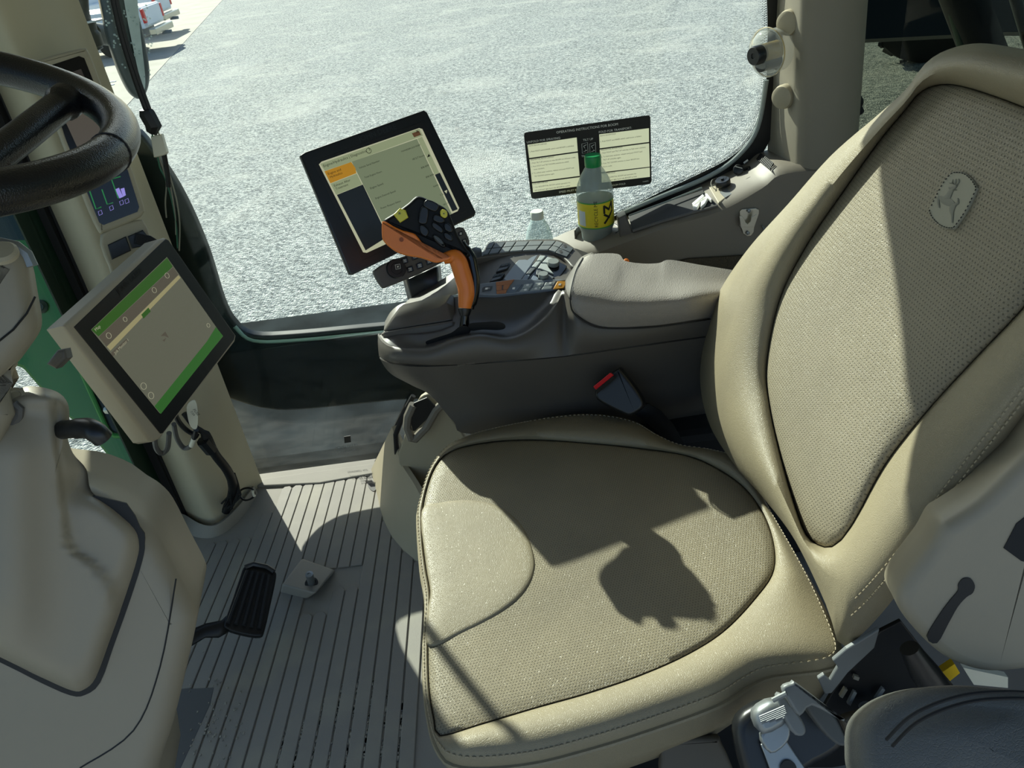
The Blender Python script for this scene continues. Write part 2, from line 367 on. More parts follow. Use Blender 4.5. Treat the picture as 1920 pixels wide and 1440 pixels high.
# ------------------------------------------------------------------ lettering
def text_into(mb, s, O, ex, ey, size, align='LEFT', lift=V((0, 0, 0)), bold=0.0):
    cu = bpy.data.curves.new('t', 'FONT'); cu.body = s; cu.size = size; cu.align_x = align; cu.offset = bold; cu.resolution_u = 2
    o = bpy.data.objects.new('t', cu); col.objects.link(o)
    dg = bpy.context.evaluated_depsgraph_get(); me = bpy.data.meshes.new_from_object(o.evaluated_get(dg))
    mb.add([O + ex * p.co.x + ey * p.co.y + lift for p in me.vertices], [tuple(p.vertices) for p in me.polygons])
    bpy.data.objects.remove(o); bpy.data.curves.remove(cu); bpy.data.meshes.remove(me)
class Frame:
    """flat panel frame: O top-left, ex right, ey down (unit), W,H size, n towards the viewer"""
    def __init__(s, O, ex, ey, W, H):
        s.O, s.ex, s.W, s.H = V(O), V(ex).normalized(), W, H
        e = V(ey); s.ey = (e - s.ex * e.dot(s.ex)).normalized(); s.n = s.ey.cross(s.ex).normalized()
        if s.n.dot(CAM - s.O) < 0: s.n = -s.n
    def p(s, a, b, h=0): return s.O + s.ex * (a * s.W) + s.ey * (b * s.H) + s.n * h
    def rect(s, mb, a0, b0, a1, b1, h, t=.0006):
        return mb.prism([s.p(a0, b0, h), s.p(a1, b0, h), s.p(a1, b1, h), s.p(a0, b1, h)], s.n, t)
    def poly(s, mb, pts, h, t=.0006): return mb.prism([s.p(a, b, h) for a, b in pts], s.n, t)
    def text(s, mb, txt, a, b, size, h, align='LEFT', bold=0):
        text_into(mb, txt, s.p(a, b, h), s.ex, -s.ey, size, align, bold=bold)
    def rrect(s, a0, b0, a1, b1, r, h=0, k=4):
        out = []; ra, rb = r / s.W, r / s.H
        for (ca, cb, a_) in ((a1 - ra, b0 + rb, -90), (a1 - ra, b1 - rb, 0), (a0 + ra, b1 - rb, 90), (a0 + ra, b0 + rb, 180)):
            for i in range(k + 1):
                t_ = math.radians(a_ + 90 * i / k); out.append(s.p(ca + ra * math.cos(t_), cb + rb * math.sin(t_), h))
        return out
def quad_frame(px, ws, W=None):
    P = [PW(u, v, w_) for (u, v), w_ in zip(px, ws)]
    ex = (P[1] - P[0] + P[2] - P[3]); ey = (P[3] - P[0] + P[2] - P[1])
    return Frame(P[0], ex, ey, ex.length / 2, ey.length / 2)

# =================================================================== THE SETTING
def struct(name, mb, m, parent=None, **k):
    o = obj(name, mb, m, parent, **k)
    if parent is None: o['kind'] = 'structure'
    return o
def grid_plane(mb, P, a, b, n1, n2):
    mb.grid([[V(P) + V(a) * (i / n1) + V(b) * (j / n2) for i in range(n1 + 1)] for j in range(n2 + 1)]); return mb
GZ = -1.75
struct('ground', grid_plane(MB(), (-70, -20, GZ), (140, 0, 0), (0, 130, 0), 4, 4), M['gravel'], smooth=0)
A, B = PZ(417, 0, GZ + .01), PZ(328, 98, GZ + .01); dAB = (A - B)
struct('concrete_apron', MB().prism([B - dAB * .9, A + dAB * 2, A + dAB * 2 + V((-40, 8, 0)), B - dAB * .9 + V((-40, 0, 0))], (0, 0, 1), .05), M['concrete'], smooth=0)

# cab floor with rubber mat
YG = 1.88
fl = struct('floor', MB().box((.08, .99, -.03), 2.56, 1.79, .06), M['mat'], smooth=0, bevel=.004)
def ribx(px): return PZ(px, 1300, 0).x
x0 = PZ(789, 1300, 0).x
for i in range(19):
    x = x0 - .0337 * i; cx = x - .0168
    sl = .02 + .0035 * i
    ya, yb = .30, 1.80
    if i >= 15: ya, yb = 1.13 if i < 18 else 1.15, 1.60
    if i in (14,): yb = 1.70
    if i == 0: yb = 1.43
    if i == 1: yb = 1.47
    if i == 2: yb = 1.53
    if i == 3: yb = 1.60
    if i == 4: yb = 1.74
    segs = [(ya, yb)]
    if i in (5, 6): segs = [(ya, 1.37), (1.44, yb)]
    if i in (7, 8): segs = [(ya, 1.30), (1.44, yb)]
    for (a, b) in segs:
        mb = MB(); wd = .0151; c = lambda y: cx + sl * (y - 1.2)
        pts = [V((c(a) - wd, a, .0045)), V((c(a) + wd, a, .0045)), V((c(b) + wd, b - .01, .0045)), V((c(b) + wd * .5, b, .0045)), V((c(b) - wd * .5, b, .0045)), V((c(b) - wd, b - .01, .0045))]
        mb.prism(pts, (0, 0, 1), .005)
        obj('rib', mb, M['rib'], fl, smooth=0, bevel=.0015, seg=1)
# dirt lying in the grooves of the mat, nearer the door
db = MB()
for i in range(1, 9):
    x = x0 - .0337 * i
    for k in range(95):
        y = random.uniform(.62, 1.12 - .03 * abs(i - 4)); s_ = random.uniform(.0015, .0042)
        p = V((x + (.02 + .0035 * i) * (y - 1.2) + random.uniform(-.0028, .0028), y, .0015))
        db.box(p, s_ * random.uniform(.8, 1.6), s_ * random.uniform(1, 4), .002)
for k in range(70):
    p = PZ(random.gauss(400, 30), random.gauss(1370, 50), .005); s_ = random.uniform(.0015, .004); db.box(p, s_, s_ * 1.3, .003)
obj('groove_dirt', db, M['dust'], fl, smooth=0, kind='stuff')
# threshold strip along the lower glass
struct('trim_1', MB().prism([PZ(455, 912, .008), PZ(475, 900, .008), PZ(705, 868, .008), PZ(712, 885, .008), PZ(600, 905, .008)], (0, 0, 1), .012), M['mat'], smooth=0, bevel=.003)
obj('floor_plate', MB().prism([PZ(u, v, .005) for u, v in [(330, 1292), (402, 1288), (395, 1320), (330, 1460), (280, 1460)]], (0, 0, 1), .006), mat('dark_floor_plate', '#4b4d4e', .6), fl, smooth=0, bevel=.002)
# printed mark on the mat
lm = MB(); Om = PZ(672, 890, .006); exm = (PZ(706, 886, .006) - Om).normalized(); eym = (PZ(676, 902, .006) - Om).normalized()
for r_ in range(5):
    text_into(lm, ['PATENT PENDING', 'US 7,845,703', 'US PATENT 8,1', 'MADE IN USA', 'JOHN DEERE'][r_], Om + eym * (.011 * r_), exm, -eym, .0085)
lm.prism([PZ(u, v, .006) for u, v in cr([(690, 908), (697, 906), (705, 910), (706, 916), (700, 921), (692, 915)], 3, True)], (0, 0, 1), .001)
obj('printed_mark', lm, M['ink'], fl, smooth=0)

# right-hand side glazing
def pane(name, x0_, x1_, y, z0_, z1_, m):
    return struct(name, MB().prism([V((x0_, y, z0_)), V((x1_, y, z0_)), V((x1_, y, z1_)), V((x0_, y, z1_))], (0, -1, 0), .006), m, smooth=0)
pane('window_1', -.86, .76, YG, .425, 1.74, M['glass'])
pane('window_2', -.86, .30, YG, -.02, .42, M['glass_dusty'])
gmk = MB().prism([PY(u, v, YG - .002) for u, v in [(645, 819), (657, 817), (658, 829), (646, 831)]], (0, -1, 0), .0015)
obj('glass_mark', gmk, M['ink'], bpy.data.objects['window_2'], smooth=0, label='small square maker mark printed on the lower glass')
gmt = MB(); text_into(gmt, 'JOHN DEERE', PY(630, 842, YG - .002), V((1, 0, .03)), V((0, 0, 1)), .012); text_into(gmt, 'TEMPERED AS2', PY(632, 850, YG - .002), V((1, 0, .03)), V((0, 0, 1)), .009); obj('glass_lettering', gmt, M['greysteel'], bpy.data.objects['window_2'], smooth=0)
obj('glass_tag', MB().prism([PY(u, v, YG - .002) for u, v in [(448, 889), (452, 884), (469, 882), (469, 886)]], (0, -1, 0), .0015), M['cream'], bpy.data.objects['window_2'], smooth=0)
# front glazing
struct('window_3', MB().prism([V((-1.0, .1, -.02)), V((-1.0, 1.72, -.02)), V((-1.0, 1.72, 1.74)), V((-1.0, .1, 1.74))], (1, 0, 0), .006), M['glass'], smooth=0)
# rear quarter glazing
struct('window_4', MB().prism([V((.86, 1.86, .55)), V((1.35, 1.35, .55)), V((1.35, 1.35, 1.74)), V((.86, 1.86, 1.74))], V((-.7, -.7, 0)), .006), M['glass_rear'], smooth=0)
struct('window_5', MB().prism([V((1.36, 1.34, .55)), V((1.36, .1, .55)), V((1.36, .1, 1.74)), V((1.36, 1.34, 1.74))], V((-1, 0, 0)), .006), M['glass_rear'], smooth=0)
# black edge seal of the right window
inn = cr([(1436, -420), (1436, -80), (1439, 60), (1434, 180), (1416, 245), (1372, 293), (1300, 331), (1230, 364), (1165, 398), (1140, 412)], 5)
out = cr([(1464, -420), (1464, -80), (1464, 60), (1460, 195), (1444, 262), (1404, 315), (1330, 352), (1245, 388), (1175, 414), (1150, 425)], 5)
mb = MB(); mb.grid([[PY(p.x, p.y, YG - .02) for p in inn], [PY(p.x, p.y, YG - .02) for p in out], [PY(p.x, p.y, YG - .02) + V((0, .035, 0)) for p in out]])
sl_ = struct('trim_2', mb, M['frit'], smooth=40)
obj('seal_bead', MB().tube([PY(p.x, p.y, YG - .026) for p in cr([(1437, 150), (1420, 240), (1384, 292), (1330, 330), (1240, 368), (1160, 402)], 5)], .006, 8), M['seal'], sl_)
dots = MB()
for row in range(5):
    for k in range(230):
        t_ = k / 229 * (len(inn) - 1.001); i = int(t_); p = inn[i].lerp(inn[i + 1], t_ - i); q = out[i].lerp(out[i + 1], t_ - i)
        dn = (p - q).normalized(); c = PY(p.x + dn.x * (2 + row * 3.2), p.y + dn.y * (2 + row * 3.2) + (row % 2) * 1.4, YG - .0062); r_ = .0017 * (1 - .15 * row)
        dots.add([c + V((math.cos(a) * r_, 0, math.sin(a) * r_)) for a in (0, 1.57, 3.14, 4.71)], [(0, 1, 2, 3)])
obj('frit_dots', dots, M['frit'], sl_, smooth=0, kind='stuff')
# cab roof, headers and lower walls
struct('ceiling', MB().box((.1, 1.05, 1.78), 2.6, 1.75, .08), M['tan'], smooth=0, bevel=.01)
struct('wall_right', MB().box((.02, YG + .02, 1.715), 1.9, .06, .07), M['tan'], smooth=0)
struct('wall_rear', MB().box((1.33, .75, .27), .05, 1.3, .56), M['rubber'], smooth=0)
# front right post
S = cr([(340, 950), (348, 957), (373, 971), (395, 975), (414, 967), (445, 938), (472, 905), (488, 893)], 4)
base = [PZ(p.x, p.y, .03) for p in S]
mb = MB(); rows = []
for z in (0, .03, .4, .8, 1.1, 1.4, 1.74):
    f = z / 1.74; c0 = V((-.87, 1.76, 0))
    rows.append([V((p.x, p.y, z)) + (c0 - V((p.x, p.y, 0))) * (.10 * f) for p in base] + [V((-.84, 1.92, z)), V((-.98, 1.92, z))])
mb.grid(rows, True, True, True)
po = struct('trim_3', mb, M['post'], smooth=60)
struct('sun_gap_filler', MB().box((-1.0, 1.83, .87), .07, .25, 1.74), M['rubber'], smooth=0)  # filler box added behind the post to block a sliver of sun
# rubber seal strip and dark glass edge beside the post
struct('trim_4', MB().tube([V((-.972, 1.722, z)) + V((.010, .01, 0)) * z for z in (0, .4, .8, 1.2, 1.7)], .011, 8), M['rubber'])
struct('trim_5', MB().prism([V((-.985, 1.715, 0)), V((-.992, 1.64, 0)), V((-.992, 1.64, 1.74)), V((-.975, 1.715, 1.74))], (1, 0, 0), .004), M['green_dark'], smooth=0)
# moulded boot round the foot of the post
mb = MB(); bt = cr([(335, 962), (348, 966), (373, 981), (397, 986), (420, 976), (450, 946), (476, 912)], 4)
bb = cr([(322, 985), (345, 998), (372, 1008), (402, 1008), (432, 992), (462, 960), (484, 925)], 4)
mb.grid([[PZ(p.x, p.y, .0) for p in bb], [PZ(p.x, p.y, .028).lerp(PZ(q.x, q.y, .028), .75) for p, q in zip(bb, bt)], [PZ(p.x, p.y, .034) for p in bt], [PZ(p.x, p.y, .034) + V((-.02, .03, -.02)) for p in bt]])
struct('trim_6', mb, M['mat'])

# rear right post
def bsec(px): return [PY(u, v, y) for u, v, y in px]
b0 = bsec([(1438, 300, 1.87), (1446, 302, 1.85), (1490, 306, 1.735), (1506, 308, 1.712), (1525, 309, 1.705), (1560, 312, 1.705), (1594, 315, 1.71), (1605, 316, 1.76), (1605, 316, 1.9)])
b1 = bsec([(1460, -90, 1.87), (1466, -90, 1.85), (1500, -90, 1.735), (1514, -90, 1.712), (1530, -90, 1.705), (1580, -90, 1.705), (1624, -90, 1.71), (1634, -90, 1.76), (1634, -90, 1.9)])
e0, e1 = [], []
for p, q in zip(b0, b1):
    d_ = q - p; t0 = (.66 - p.z) / d_.z; t1 = (1.74 - p.z) / d_.z; e0.append(p + d_ * t0); e1.append(p + d_ * t1)
bp_ = struct('trim_7', MB().grid([[p.lerp(q, k / 8) for p, q in zip(e0, e1)] for k in range(9)], True, True, True), M['post_rear'], smooth=50)

# moulded side console under the right window
near = [(1000, 486, 1.76), (1050, 477, 1.745), (1100, 470, 1.73), (1180, 442, 1.72), (1260, 413, 1.72), (1350, 386, 1.72), (1428, 343, 1.72), (1462, 318, 1.712), (1530, 310, 1.705), (1640, 314, 1.705), (1800, 320, 1.70)]
far = [(985, 470, 1.87), (1030, 450, 1.87), (1080, 428, 1.87), (1150, 410, 1.87), (1225, 384, 1.87), (1310, 345, 1.87), (1392, 306, 1.87), (1428, 283, 1.87), (1500, 285, 1.87), (1620, 300, 1.87), (1780, 312, 1.87)]
N_ = cr([PY(*a) for a in near], 4); F_ = cr([PY(*a) for a in far], 4)
rows = [F_, [a.lerp(b, .5) for a, b in zip(F_, N_)], [a.lerp(b, .92) for a, b in zip(F_, N_)], [p + V((0, 0, -.012)) + V((0, -.004, 0)) for p in N_]]
for dz in (.05, .12, .25, .45): rows.append([V((p.x, p.y + (.0 if dz < .3 else .02), max(p.z - dz - .012, .0))) for p in N_])
sidec = struct('wall_side_console', MB().grid(rows), M['side'], smooth=50)
# speaker / pocket panel of patterned trim lower on the side wall
struct('trim_8', MB().prism([PY(1150, 520, 1.71), PY(1290, 486, 1.71), PY(1420, 478, 1.71), PY(1460, 560, 1.71), PY(1150, 580, 1.71)], (0, -1, 0), .006), mat('woven_speaker_panel', '#4a4334', .9, bump=('voronoi', 260, .8, .002)), smooth=0)

# exterior body seen through the glass
mb = MB(); ol = cr([(250, 245), (300, 300), (345, 372), (388, 470), (418, 565), (440, 606), (475, 629), (560, 627), (720, 612), (860, 603), (880, 735), (740, 752), (560, 770), (500, 768), (455, 757), (415, 740), (380, 700), (330, 600), (280, 480), (235, 330)], 4, True)
puff(mb, [PY(p.x, p.y, 1.90) for p in ol], (0, -1, 0), .035, .008)
eb = empty('body_rail', PY(600, 700, 1.9), kind='structure')
obj('rail_shell', mb, M['body_dark'], eb)
obj('rail_reflection', MB().tube([PY(p.x, p.y, 1.902) for p in cr([(440, 612), (475, 638), (560, 637), (720, 622), (850, 612)], 5)], .006, 8), mat('pale_green_reflection', '#7f9a8c', .3), eb)  # pale tube stands in for the glass reflection along the rail top
struct('side_tank', MB().box((-.35, 2.75, -.42), 1.9, 1.2, .5), mat('dark_tank', '#1a2023', .9, var=(5, '#30373b', .4, .7), spec=.05), smooth=0, bevel=.05)
# green front bodywork beyond the windscreen
eg = empty('front_bodywork', V((-1.2, 1.1, 0)), kind='structure')
GN = V((.15, -.9, .4)).normalized(); GP = PX(345, 985, -1.08)
def PG(u, v, h=0): return PN(u, v, GP + GN * h, GN)
gp = [(-1500, -160), (-300, -200), (120, -60), (190, 230), (260, 560), (400, 985), (325, 1040), (262, 985), (232, 905), (196, 850), (165, 812), (110, 770), (40, 690), (-160, 640), (-1500, 640)]  # outline extended unseen to the left to block sun from the front
obj('green_panel', MB().prism([PG(u, v) for u, v in gp], GN, .05), M['green'], eg, smooth=0, bevel=.01)
obj('dark_upper_panel', MB().prism([PG(u, v, .006) for u, v in [(-1500, -160), (-300, -200), (120, -60), (190, 230), (225, 440), (40, 450), (-1500, 470)]], GN, .006), mat('dark_teal_panel', '#152c2a', .35), eg, smooth=0)
obj('dark_recess', MB().prism([PG(u, v, .012) for u, v in [(150, 690), (206, 812), (330, 818), (330, 640), (180, 560), (130, 560)]], GN, .02), M['body_dark'], eg, smooth=0, bevel=.004)
obj('edge_flange', MB().tube([PG(u, v, .02) for u, v in [(120, 620), (150, 692), (202, 808), (214, 817), (330, 822)]], .007, 8), mat('lit_green_flange', '#3f8f3c', .35), eg)
obj('bolt', MB().lathe(PG(78, 575), GN, [(.02, 0), (.02, .008), (.012, .012), (.012, .018), (.001, .018)], 12), M['green_dark'], eg)
for u, v in ((305, 985), (336, 972)):
    obj('bolt', MB().lathe(PG(u, v), GN, [(.014, 0), (.014, .01), (.007, .012), (.007, .024), (.001, .024)], 8), M['galv'], eg)
obj('bolt', MB().lathe(PG(203, 768, .02), GN, [(.012, 0), (.012, .01), (.006, .012), (.001, .014)], 8), M['galv'], eg)
obj('lower_step', MB().prism([PG(u, v, .03) for u, v in [(285, 1000), (346, 985), (330, 1040), (300, 1060), (270, 1030)]], GN, .06), mat('sunlit_green_paint', '#2f9a38', .3, coat=.3), eg, smooth=0, bevel=.01)  # brighter green puts the sunlight on this piece into its colour

struct('trim_13', MB().box((.36, 1.46, .20), .62, .36, .40), M['rubber'], smooth=0, bevel=.02)

# =================================================================== SEAT
seat = empty('operator_seat', PZ(1150, 1080, 0), 'tan leather operator seat with perforated cushion and tall stitched backrest', 'seat')
def polar(px, c, n=180):
    P = cr([V((a, b)) for a, b in px], 8, True); res = []
    ang = []
    for p in P: ang.append((math.atan2(p[1] - c[1], p[0] - c[0]), math.hypot(p[0] - c[0], p[1] - c[1])))
    m = len(ang)
    for k in range(n):
        th = -math.pi + 2 * math.pi * (k + .5) / n; best = None
        for i in range(m):
            a0, r0 = ang[i]; a1, r1 = ang[(i + 1) % m]
            da = (a1 - a0 + math.pi) % (2 * math.pi) - math.pi; dt = (th - a0 + math.pi) % (2 * math.pi) - math.pi
            if abs(da) < 1e-9 or abs(da) > 2: continue
            f = dt / da
            if -1e-9 <= f <= 1:
                r = r0 + (r1 - r0) * f
                if best is None or r > best: best = r
        res.append(V((c[0] + best * math.cos(th), c[1] + best * math.sin(th))))
    return res
def mixr(a, b, f): return [p.lerp(q, f) for p, q in zip(a, b)]
def shrink(a, c, f): c = V(c); return [c + (p - c) * f for p in a]
CC = (1120, 1085)
edge = polar([(820, 1392), (842, 1418), (900, 1426), (1000, 1416), (1100, 1391), (1200, 1360), (1340, 1310), (1400, 1275), (1440, 1256), (1500, 1248), (1556, 1240), (1578, 1222), (1566, 1180), (1530, 1105), (1490, 1035), (1440, 950), (1408, 885), (1380, 856), (1330, 842), (1275, 834), (1232, 815), (1190, 790), (1130, 777), (1060, 778), (960, 795), (880, 816), (835, 840), (805, 882), (788, 935), (783, 965), (790, 1060), (799, 1120), (795, 1200), (797, 1290), (808, 1360)], CC)
seam = polar([(824, 1381), (900, 1360), (1000, 1330), (1100, 1302), (1200, 1268), (1290, 1228), (1360, 1183), (1420, 1120), (1452, 1070), (1450, 1010), (1425, 950), (1380, 900), (1300, 857), (1200, 840), (1100, 830), (1000, 824), (920, 828), (850, 843), (815, 874), (794, 937), (790, 1000), (796, 1060), (805, 1120), (801, 1200), (803, 1290), (813, 1352)], CC)
ZE, ZS = .487, .490
def rz(r, z): return [PZ(p.x, p.y, z) for p in r]
E0 = rz(edge, ZE); cE = sum(E0, V((0, 0, 0))) / len(E0)
def inw(r, d, z): return [V((p.x, p.y, 0)) + (V((cE.x, cE.y, 0)) - V((p.x, p.y, 0))).normalized() * d + V((0, 0, z)) for p in r]
mb = MB()
S0 = rz(seam, ZS); KW = [max(.12, min(1, (a - b).length / .055)) for a, b in zip(E0, S0)]
def rk(f, dz): return [PZ(p.x, p.y, ZE + dz * k) for p, k in zip(mixr(edge, seam, f), KW)]
mb.grid([inw(E0, .05, .36), inw(E0, .018, .37), inw(E0, .004, .42), inw(E0, .0, .462), inw(E0, -.001, .477), E0, rk(.08, .005), rk(.3, .014), rk(.55, .018), rk(.8, .014), rk(.94, .007), rz(seam, ZS - .001), rz(shrink(seam, CC, .995), ZS - .010)], True, True)
bol = obj('cushion_bolster', mb, M['leather'], seat, smooth=70, label='smooth tan side bolster of the seat cushion')
mb = MB()
mb.grid([rz(shrink(seam, CC, .997), ZS - .012), rz(shrink(seam, CC, .992), ZS - .003), rz(shrink(seam, CC, .982), ZS), rz(shrink(seam, CC, .93), ZS + .002), rz(shrink(seam, CC, .82), ZS + .003), rz(shrink(seam, CC, .65), ZS + .003), rz(shrink(seam, CC, .45), ZS + .002), rz(shrink(seam, CC, .25), ZS + .001), rz(shrink(seam, CC, .06), ZS)], True, False, True)
obj('cushion_panel', mb, M['leather_perf'], seat, smooth=80, label='perforated tan leather centre panel of the cushion')
# smooth insert at the front of the cushion
ins = cr([(790, 957), (830, 940), (880, 935), (935, 947), (980, 985), (1002, 1040), (1000, 1080), (975, 1120), (930, 1155), (870, 1186), (803, 1213), (801, 1150), (806, 1110), (797, 1050)], 5, True)
mb = MB(); ci = V((880, 1070)); zi = ZS - .001
R0 = [PZ(p.x, p.y, zi - .014) for p in ins]; R1 = [PZ(*(ci + (p - ci) * .992), zi) for p in ins]
rows = [R0, R1]
for f, dz in ((.985, .0035), (.96, .0052), (.90, .0062), (.8, .0070), (.55, .0080), (.3, .0082), (.08, .0082)): rows.append([PZ(*(ci + (p - ci) * f), zi + dz) for p in ins])
mb.grid(rows, True, False, True)
obj('front_insert', mb, M['leather'], seat, smooth=80, label='smooth rounded leather insert at the front of the cushion')
# piping and stitches round the cushion edge
pipe = [p + V((0, 0, -.016)) for p in inw(E0, -.0025, ZE)]
obj('piping', MB().tube(pipe, .0035, 6, True), M['leather'], seat)
st = MB(); ring = [p + V((0, 0, .0012)) for p in rk(.06, .0042)]; fine = cr(ring, 4, True)
acc = 0; last = fine[0]
for i in range(1, len(fine)):
    acc += (fine[i] - last).length; last = fine[i]
    if acc > .0062:
        acc = 0; d_ = (fine[i] - fine[i - 1]).normalized(); st.tube([fine[i] - d_ * .0022, fine[i] + V((0, 0, .0008)), fine[i] + d_ * .0022], .0009, 5)
obj('stitching', st, M['thread'], seat, kind='stuff')

# ---- backrest
BD = .161; NB = V((1, 0, -.36)); BL = NB.length
def PB(p, off): k = ray(p.x, p.y); return CAM + k * ((BD - off * BL - NB.dot(CAM)) / NB.dot(k))
CB = (1690, 560)
bout = polar([(1580, 1216), (1640, 1165), (1720, 1065), (1800, 955), (1920, 800), (2050, 620), (2150, 450), (2190, 300), (2150, 170), (2050, 112), (1920, 92), (1835, 81), (1772, 95), (1732, 122), (1700, 166), (1650, 212), (1560, 290), (1480, 380), (1400, 470), (1342, 560), (1320, 640), (1313, 720), (1332, 800), (1380, 875), (1430, 932), (1490, 1012), (1545, 1125), (1566, 1185)], CB, 220)
bseam = polar([(1548, 1028), (1575, 1016), (1604, 975), (1660, 872), (1740, 770), (1830, 672), (1920, 577), (2000, 480), (2050, 380), (2050, 300), (2000, 235), (1920, 200), (1850, 174), (1790, 158), (1750, 160), (1722, 175), (1700, 202), (1650, 262), (1580, 360), (1512, 460), (1462, 560), (1437, 680), (1442, 760), (1464, 860), (1492, 955), (1514, 1008)], CB, 220)
def rb(r, off): return [PB(p, off) for p in r]
mb = MB()
mb.grid([rb(shrink(bout, CB, .84), -.10), rb(shrink(bout, CB, .93), -.085), rb(shrink(bout, CB, .98), -.05), rb(bout, -.012), rb(mixr(bout, bseam, .18), .018), rb(mixr(bout, bseam, .4), .032), rb(mixr(bout, bseam, .62), .031), rb(mixr(bout, bseam, .82), .021), rb(mixr(bout, bseam, .94), .011), rb(bseam, .003), rb(shrink(bseam, CB, .996), -.008)], True, True)
obj('backrest', mb, M['leather'], seat, smooth=75, label='smooth tan leather wings and top roll of the backrest')
mb = MB()
mb.grid([rb(shrink(bseam, CB, .998), -.010), rb(shrink(bseam, CB, .993), .002), rb(shrink(bseam, CB, .98), .006), rb(shrink(bseam, CB, .93), .010), rb(shrink(bseam, CB, .8), .014), rb(shrink(bseam, CB, .6), .015), rb(shrink(bseam, CB, .35), .013), rb(shrink(bseam, CB, .08), .012)], True, False, True)
obj('backrest_panel', mb, M['leather_back'], seat, smooth=80, label='perforated tan centre panel of the backrest')
# double stitched seam along the near wing
for f, nm in ((.30, 'wing_seam'), (.20, 'wing_seam')):
    m_ = mixr(bout, bseam, f); pts = [p for p in m_ if p.y > 560 and p.x > 1592]
    pts.sort(key=lambda p: p.y); st = MB(); P = cr([PB(p, .0275 if f > .25 else .021) for p in pts], 6); acc = 0
    for i in range(1, len(P)):
        acc += (P[i] - P[i - 1]).length
        if acc > .006: acc = 0; d_ = (P[i] - P[i - 1]).normalized(); st.tube([P[i] - d_ * .002, P[i] + d_ * .002], .0008, 5)
    obj('stitching', st, M['thread'], seat, kind='stuff')
# emblem patch
def EP(x, y, off): return PB(V((1720 + x / 9.6, 300 + y / 9.6)), off)
mb = MB(); oe = cr([(205, 890), (330, 625), (450, 405), (590, 235), (700, 200), (850, 228), (980, 335), (1068, 480), (1060, 540), (950, 780), (820, 1010), (660, 1225), (610, 1245), (500, 1232), (390, 1185), (270, 1075), (210, 970)], 4, True)
puff(mb, [EP(p.x, p.y, .0172) for p in oe], -NB, .004, .001)
em = obj('emblem_patch', mb, mat('emblem_leather', '#8d8b7a', .55, bump=('noise', 600, .2, .0005)), seat, label='sewn oval patch with embossed leaping deer')
dm = MB(); de = mat('embossed_deer', '#747468', .6)
for chain, rr in (([(700, 455), (610, 545), (545, 660), (480, 700)], [26, 34, 48, 40]), ([(400, 670), (470, 720), (560, 760), (650, 800)], [30, 62, 70, 42]), ([(395, 655), (372, 740), (392, 862)], [26, 20, 12]), ([(640, 800), (615, 900), (625, 1000), (625, 1130)], [55, 42, 22, 12]), ([(655, 800), (725, 775), (728, 685)], [22, 18, 10]), ([(690, 470), (590, 510), (570, 490)], [26, 20, 10]), ([(695, 450), (745, 400), (750, 340)], [9, 8, 6]), ([(680, 450), (690, 390), (700, 340)], [8, 7, 5]), ([(665, 440), (630, 410), (645, 350)], [8, 7, 5]), ([(650, 430), (580, 415)], [7, 5]), ([(640, 535), (715, 540)], [10, 6])):
    q = cr([V((a, b)) for a, b in chain], 4); rk = cr([V((r_, 0)) for r_ in rr], 4)
    L = [p + V((0, 0)) for p in q]; lt, rt = [], []
    for i, p in enumerate(q):
        t_ = (q[min(i + 1, len(q) - 1)] - q[max(i - 1, 0)]).normalized(); nn = V((-t_.y, t_.x)) * rk[i].x
        lt.append(EP(*(p + nn), .0178)); rt.append(EP(*(p - nn), .0178))
    md_ = [a.lerp(b, .5) + V((-.0006, 0, .0002)) for a, b in zip(lt, rt)]
    dm.grid([lt, md_, rt])
obj('embossed_deer', dm, de, em, smooth=80)
st = MB(); P = [EP(p.x, p.y, .0180) for p in cr([V((640, 700)) + (p - V((640, 700))) * .955 for p in oe], 3, True)]; acc = 0
for i in range(1, len(P)):
    acc += (P[i] - P[i - 1]).length
    if acc > .0038: acc = 0; d_ = (P[i] - P[i - 1]).normalized(); st.tube([P[i] - d_ * .001, P[i] + d_ * .001], .0006, 5)
obj('stitching', st, M['ink'], em, kind='stuff')
# seat frame, plates and suspension below
obj('suspension_base', MB().box((.14, .95, .15), .36, .40, .30), M['blacksteel'], seat, smooth=0, bevel=.02)
obj('seat_pan', MB().box((.13, .94, .335), .40, .46, .05), M['blacksteel'], seat, smooth=0, bevel=.01)
obj('back_shell', MB().prism([V((.47, .72, .56)), V((.47, 1.16, .56)), V((.66, 1.10, 1.06)), V((.66, .78, 1.06))], -NB, .03), M['rubber'], seat, smooth=0, bevel=.01)
# notched hinge plate and side plate near the camera
hp = [(1534, 1274), (1546, 1266), (1557, 1277), (1572, 1252), (1562, 1240), (1588, 1218), (1650, 1180), (1640, 1215), (1590, 1262), (1560, 1300), (1547, 1302)]
obj('hinge_plate', MB().prism([PY(u, v, .60) for u, v in hp], (0, -1, 0), .006), M['greysteel'], seat, smooth=0, bevel=.0015)
sp = [(1560, 1300), (1600, 1240), (1650, 1185), (1690, 1165), (1740, 1230), (1800, 1300), (1780, 1400), (1560, 1440), (1480, 1440)]
spl = obj('side_plate', MB().prism([PY(u, v, .63) for u, v in sp], (0, -1, 0), .006), M['blacksteel'], seat, smooth=0, bevel=.0015)
for (u, v, du, dv) in ((1582, 1300, 8, -13), (1598, 1310, 10, -20), (1650, 1303, 12, -18), (1606, 1272, 8, 3)):
    c = V((u, v)); dd_ = V((du, dv)); nn = V((-dv, du)).normalized() * 3.2
    obj('slot', MB().prism([PY(*(c - dd_ * .6 + nn), .622), PY(*(c + dd_ * .6 + nn), .622), PY(*(c + dd_ * .6 - nn), .622), PY(*(c - dd_ * .6 - nn), .622)], (0, -1, 0), .004), M['galv'] if u in (1582, 1606) else M['greysteel'], spl, smooth=0)
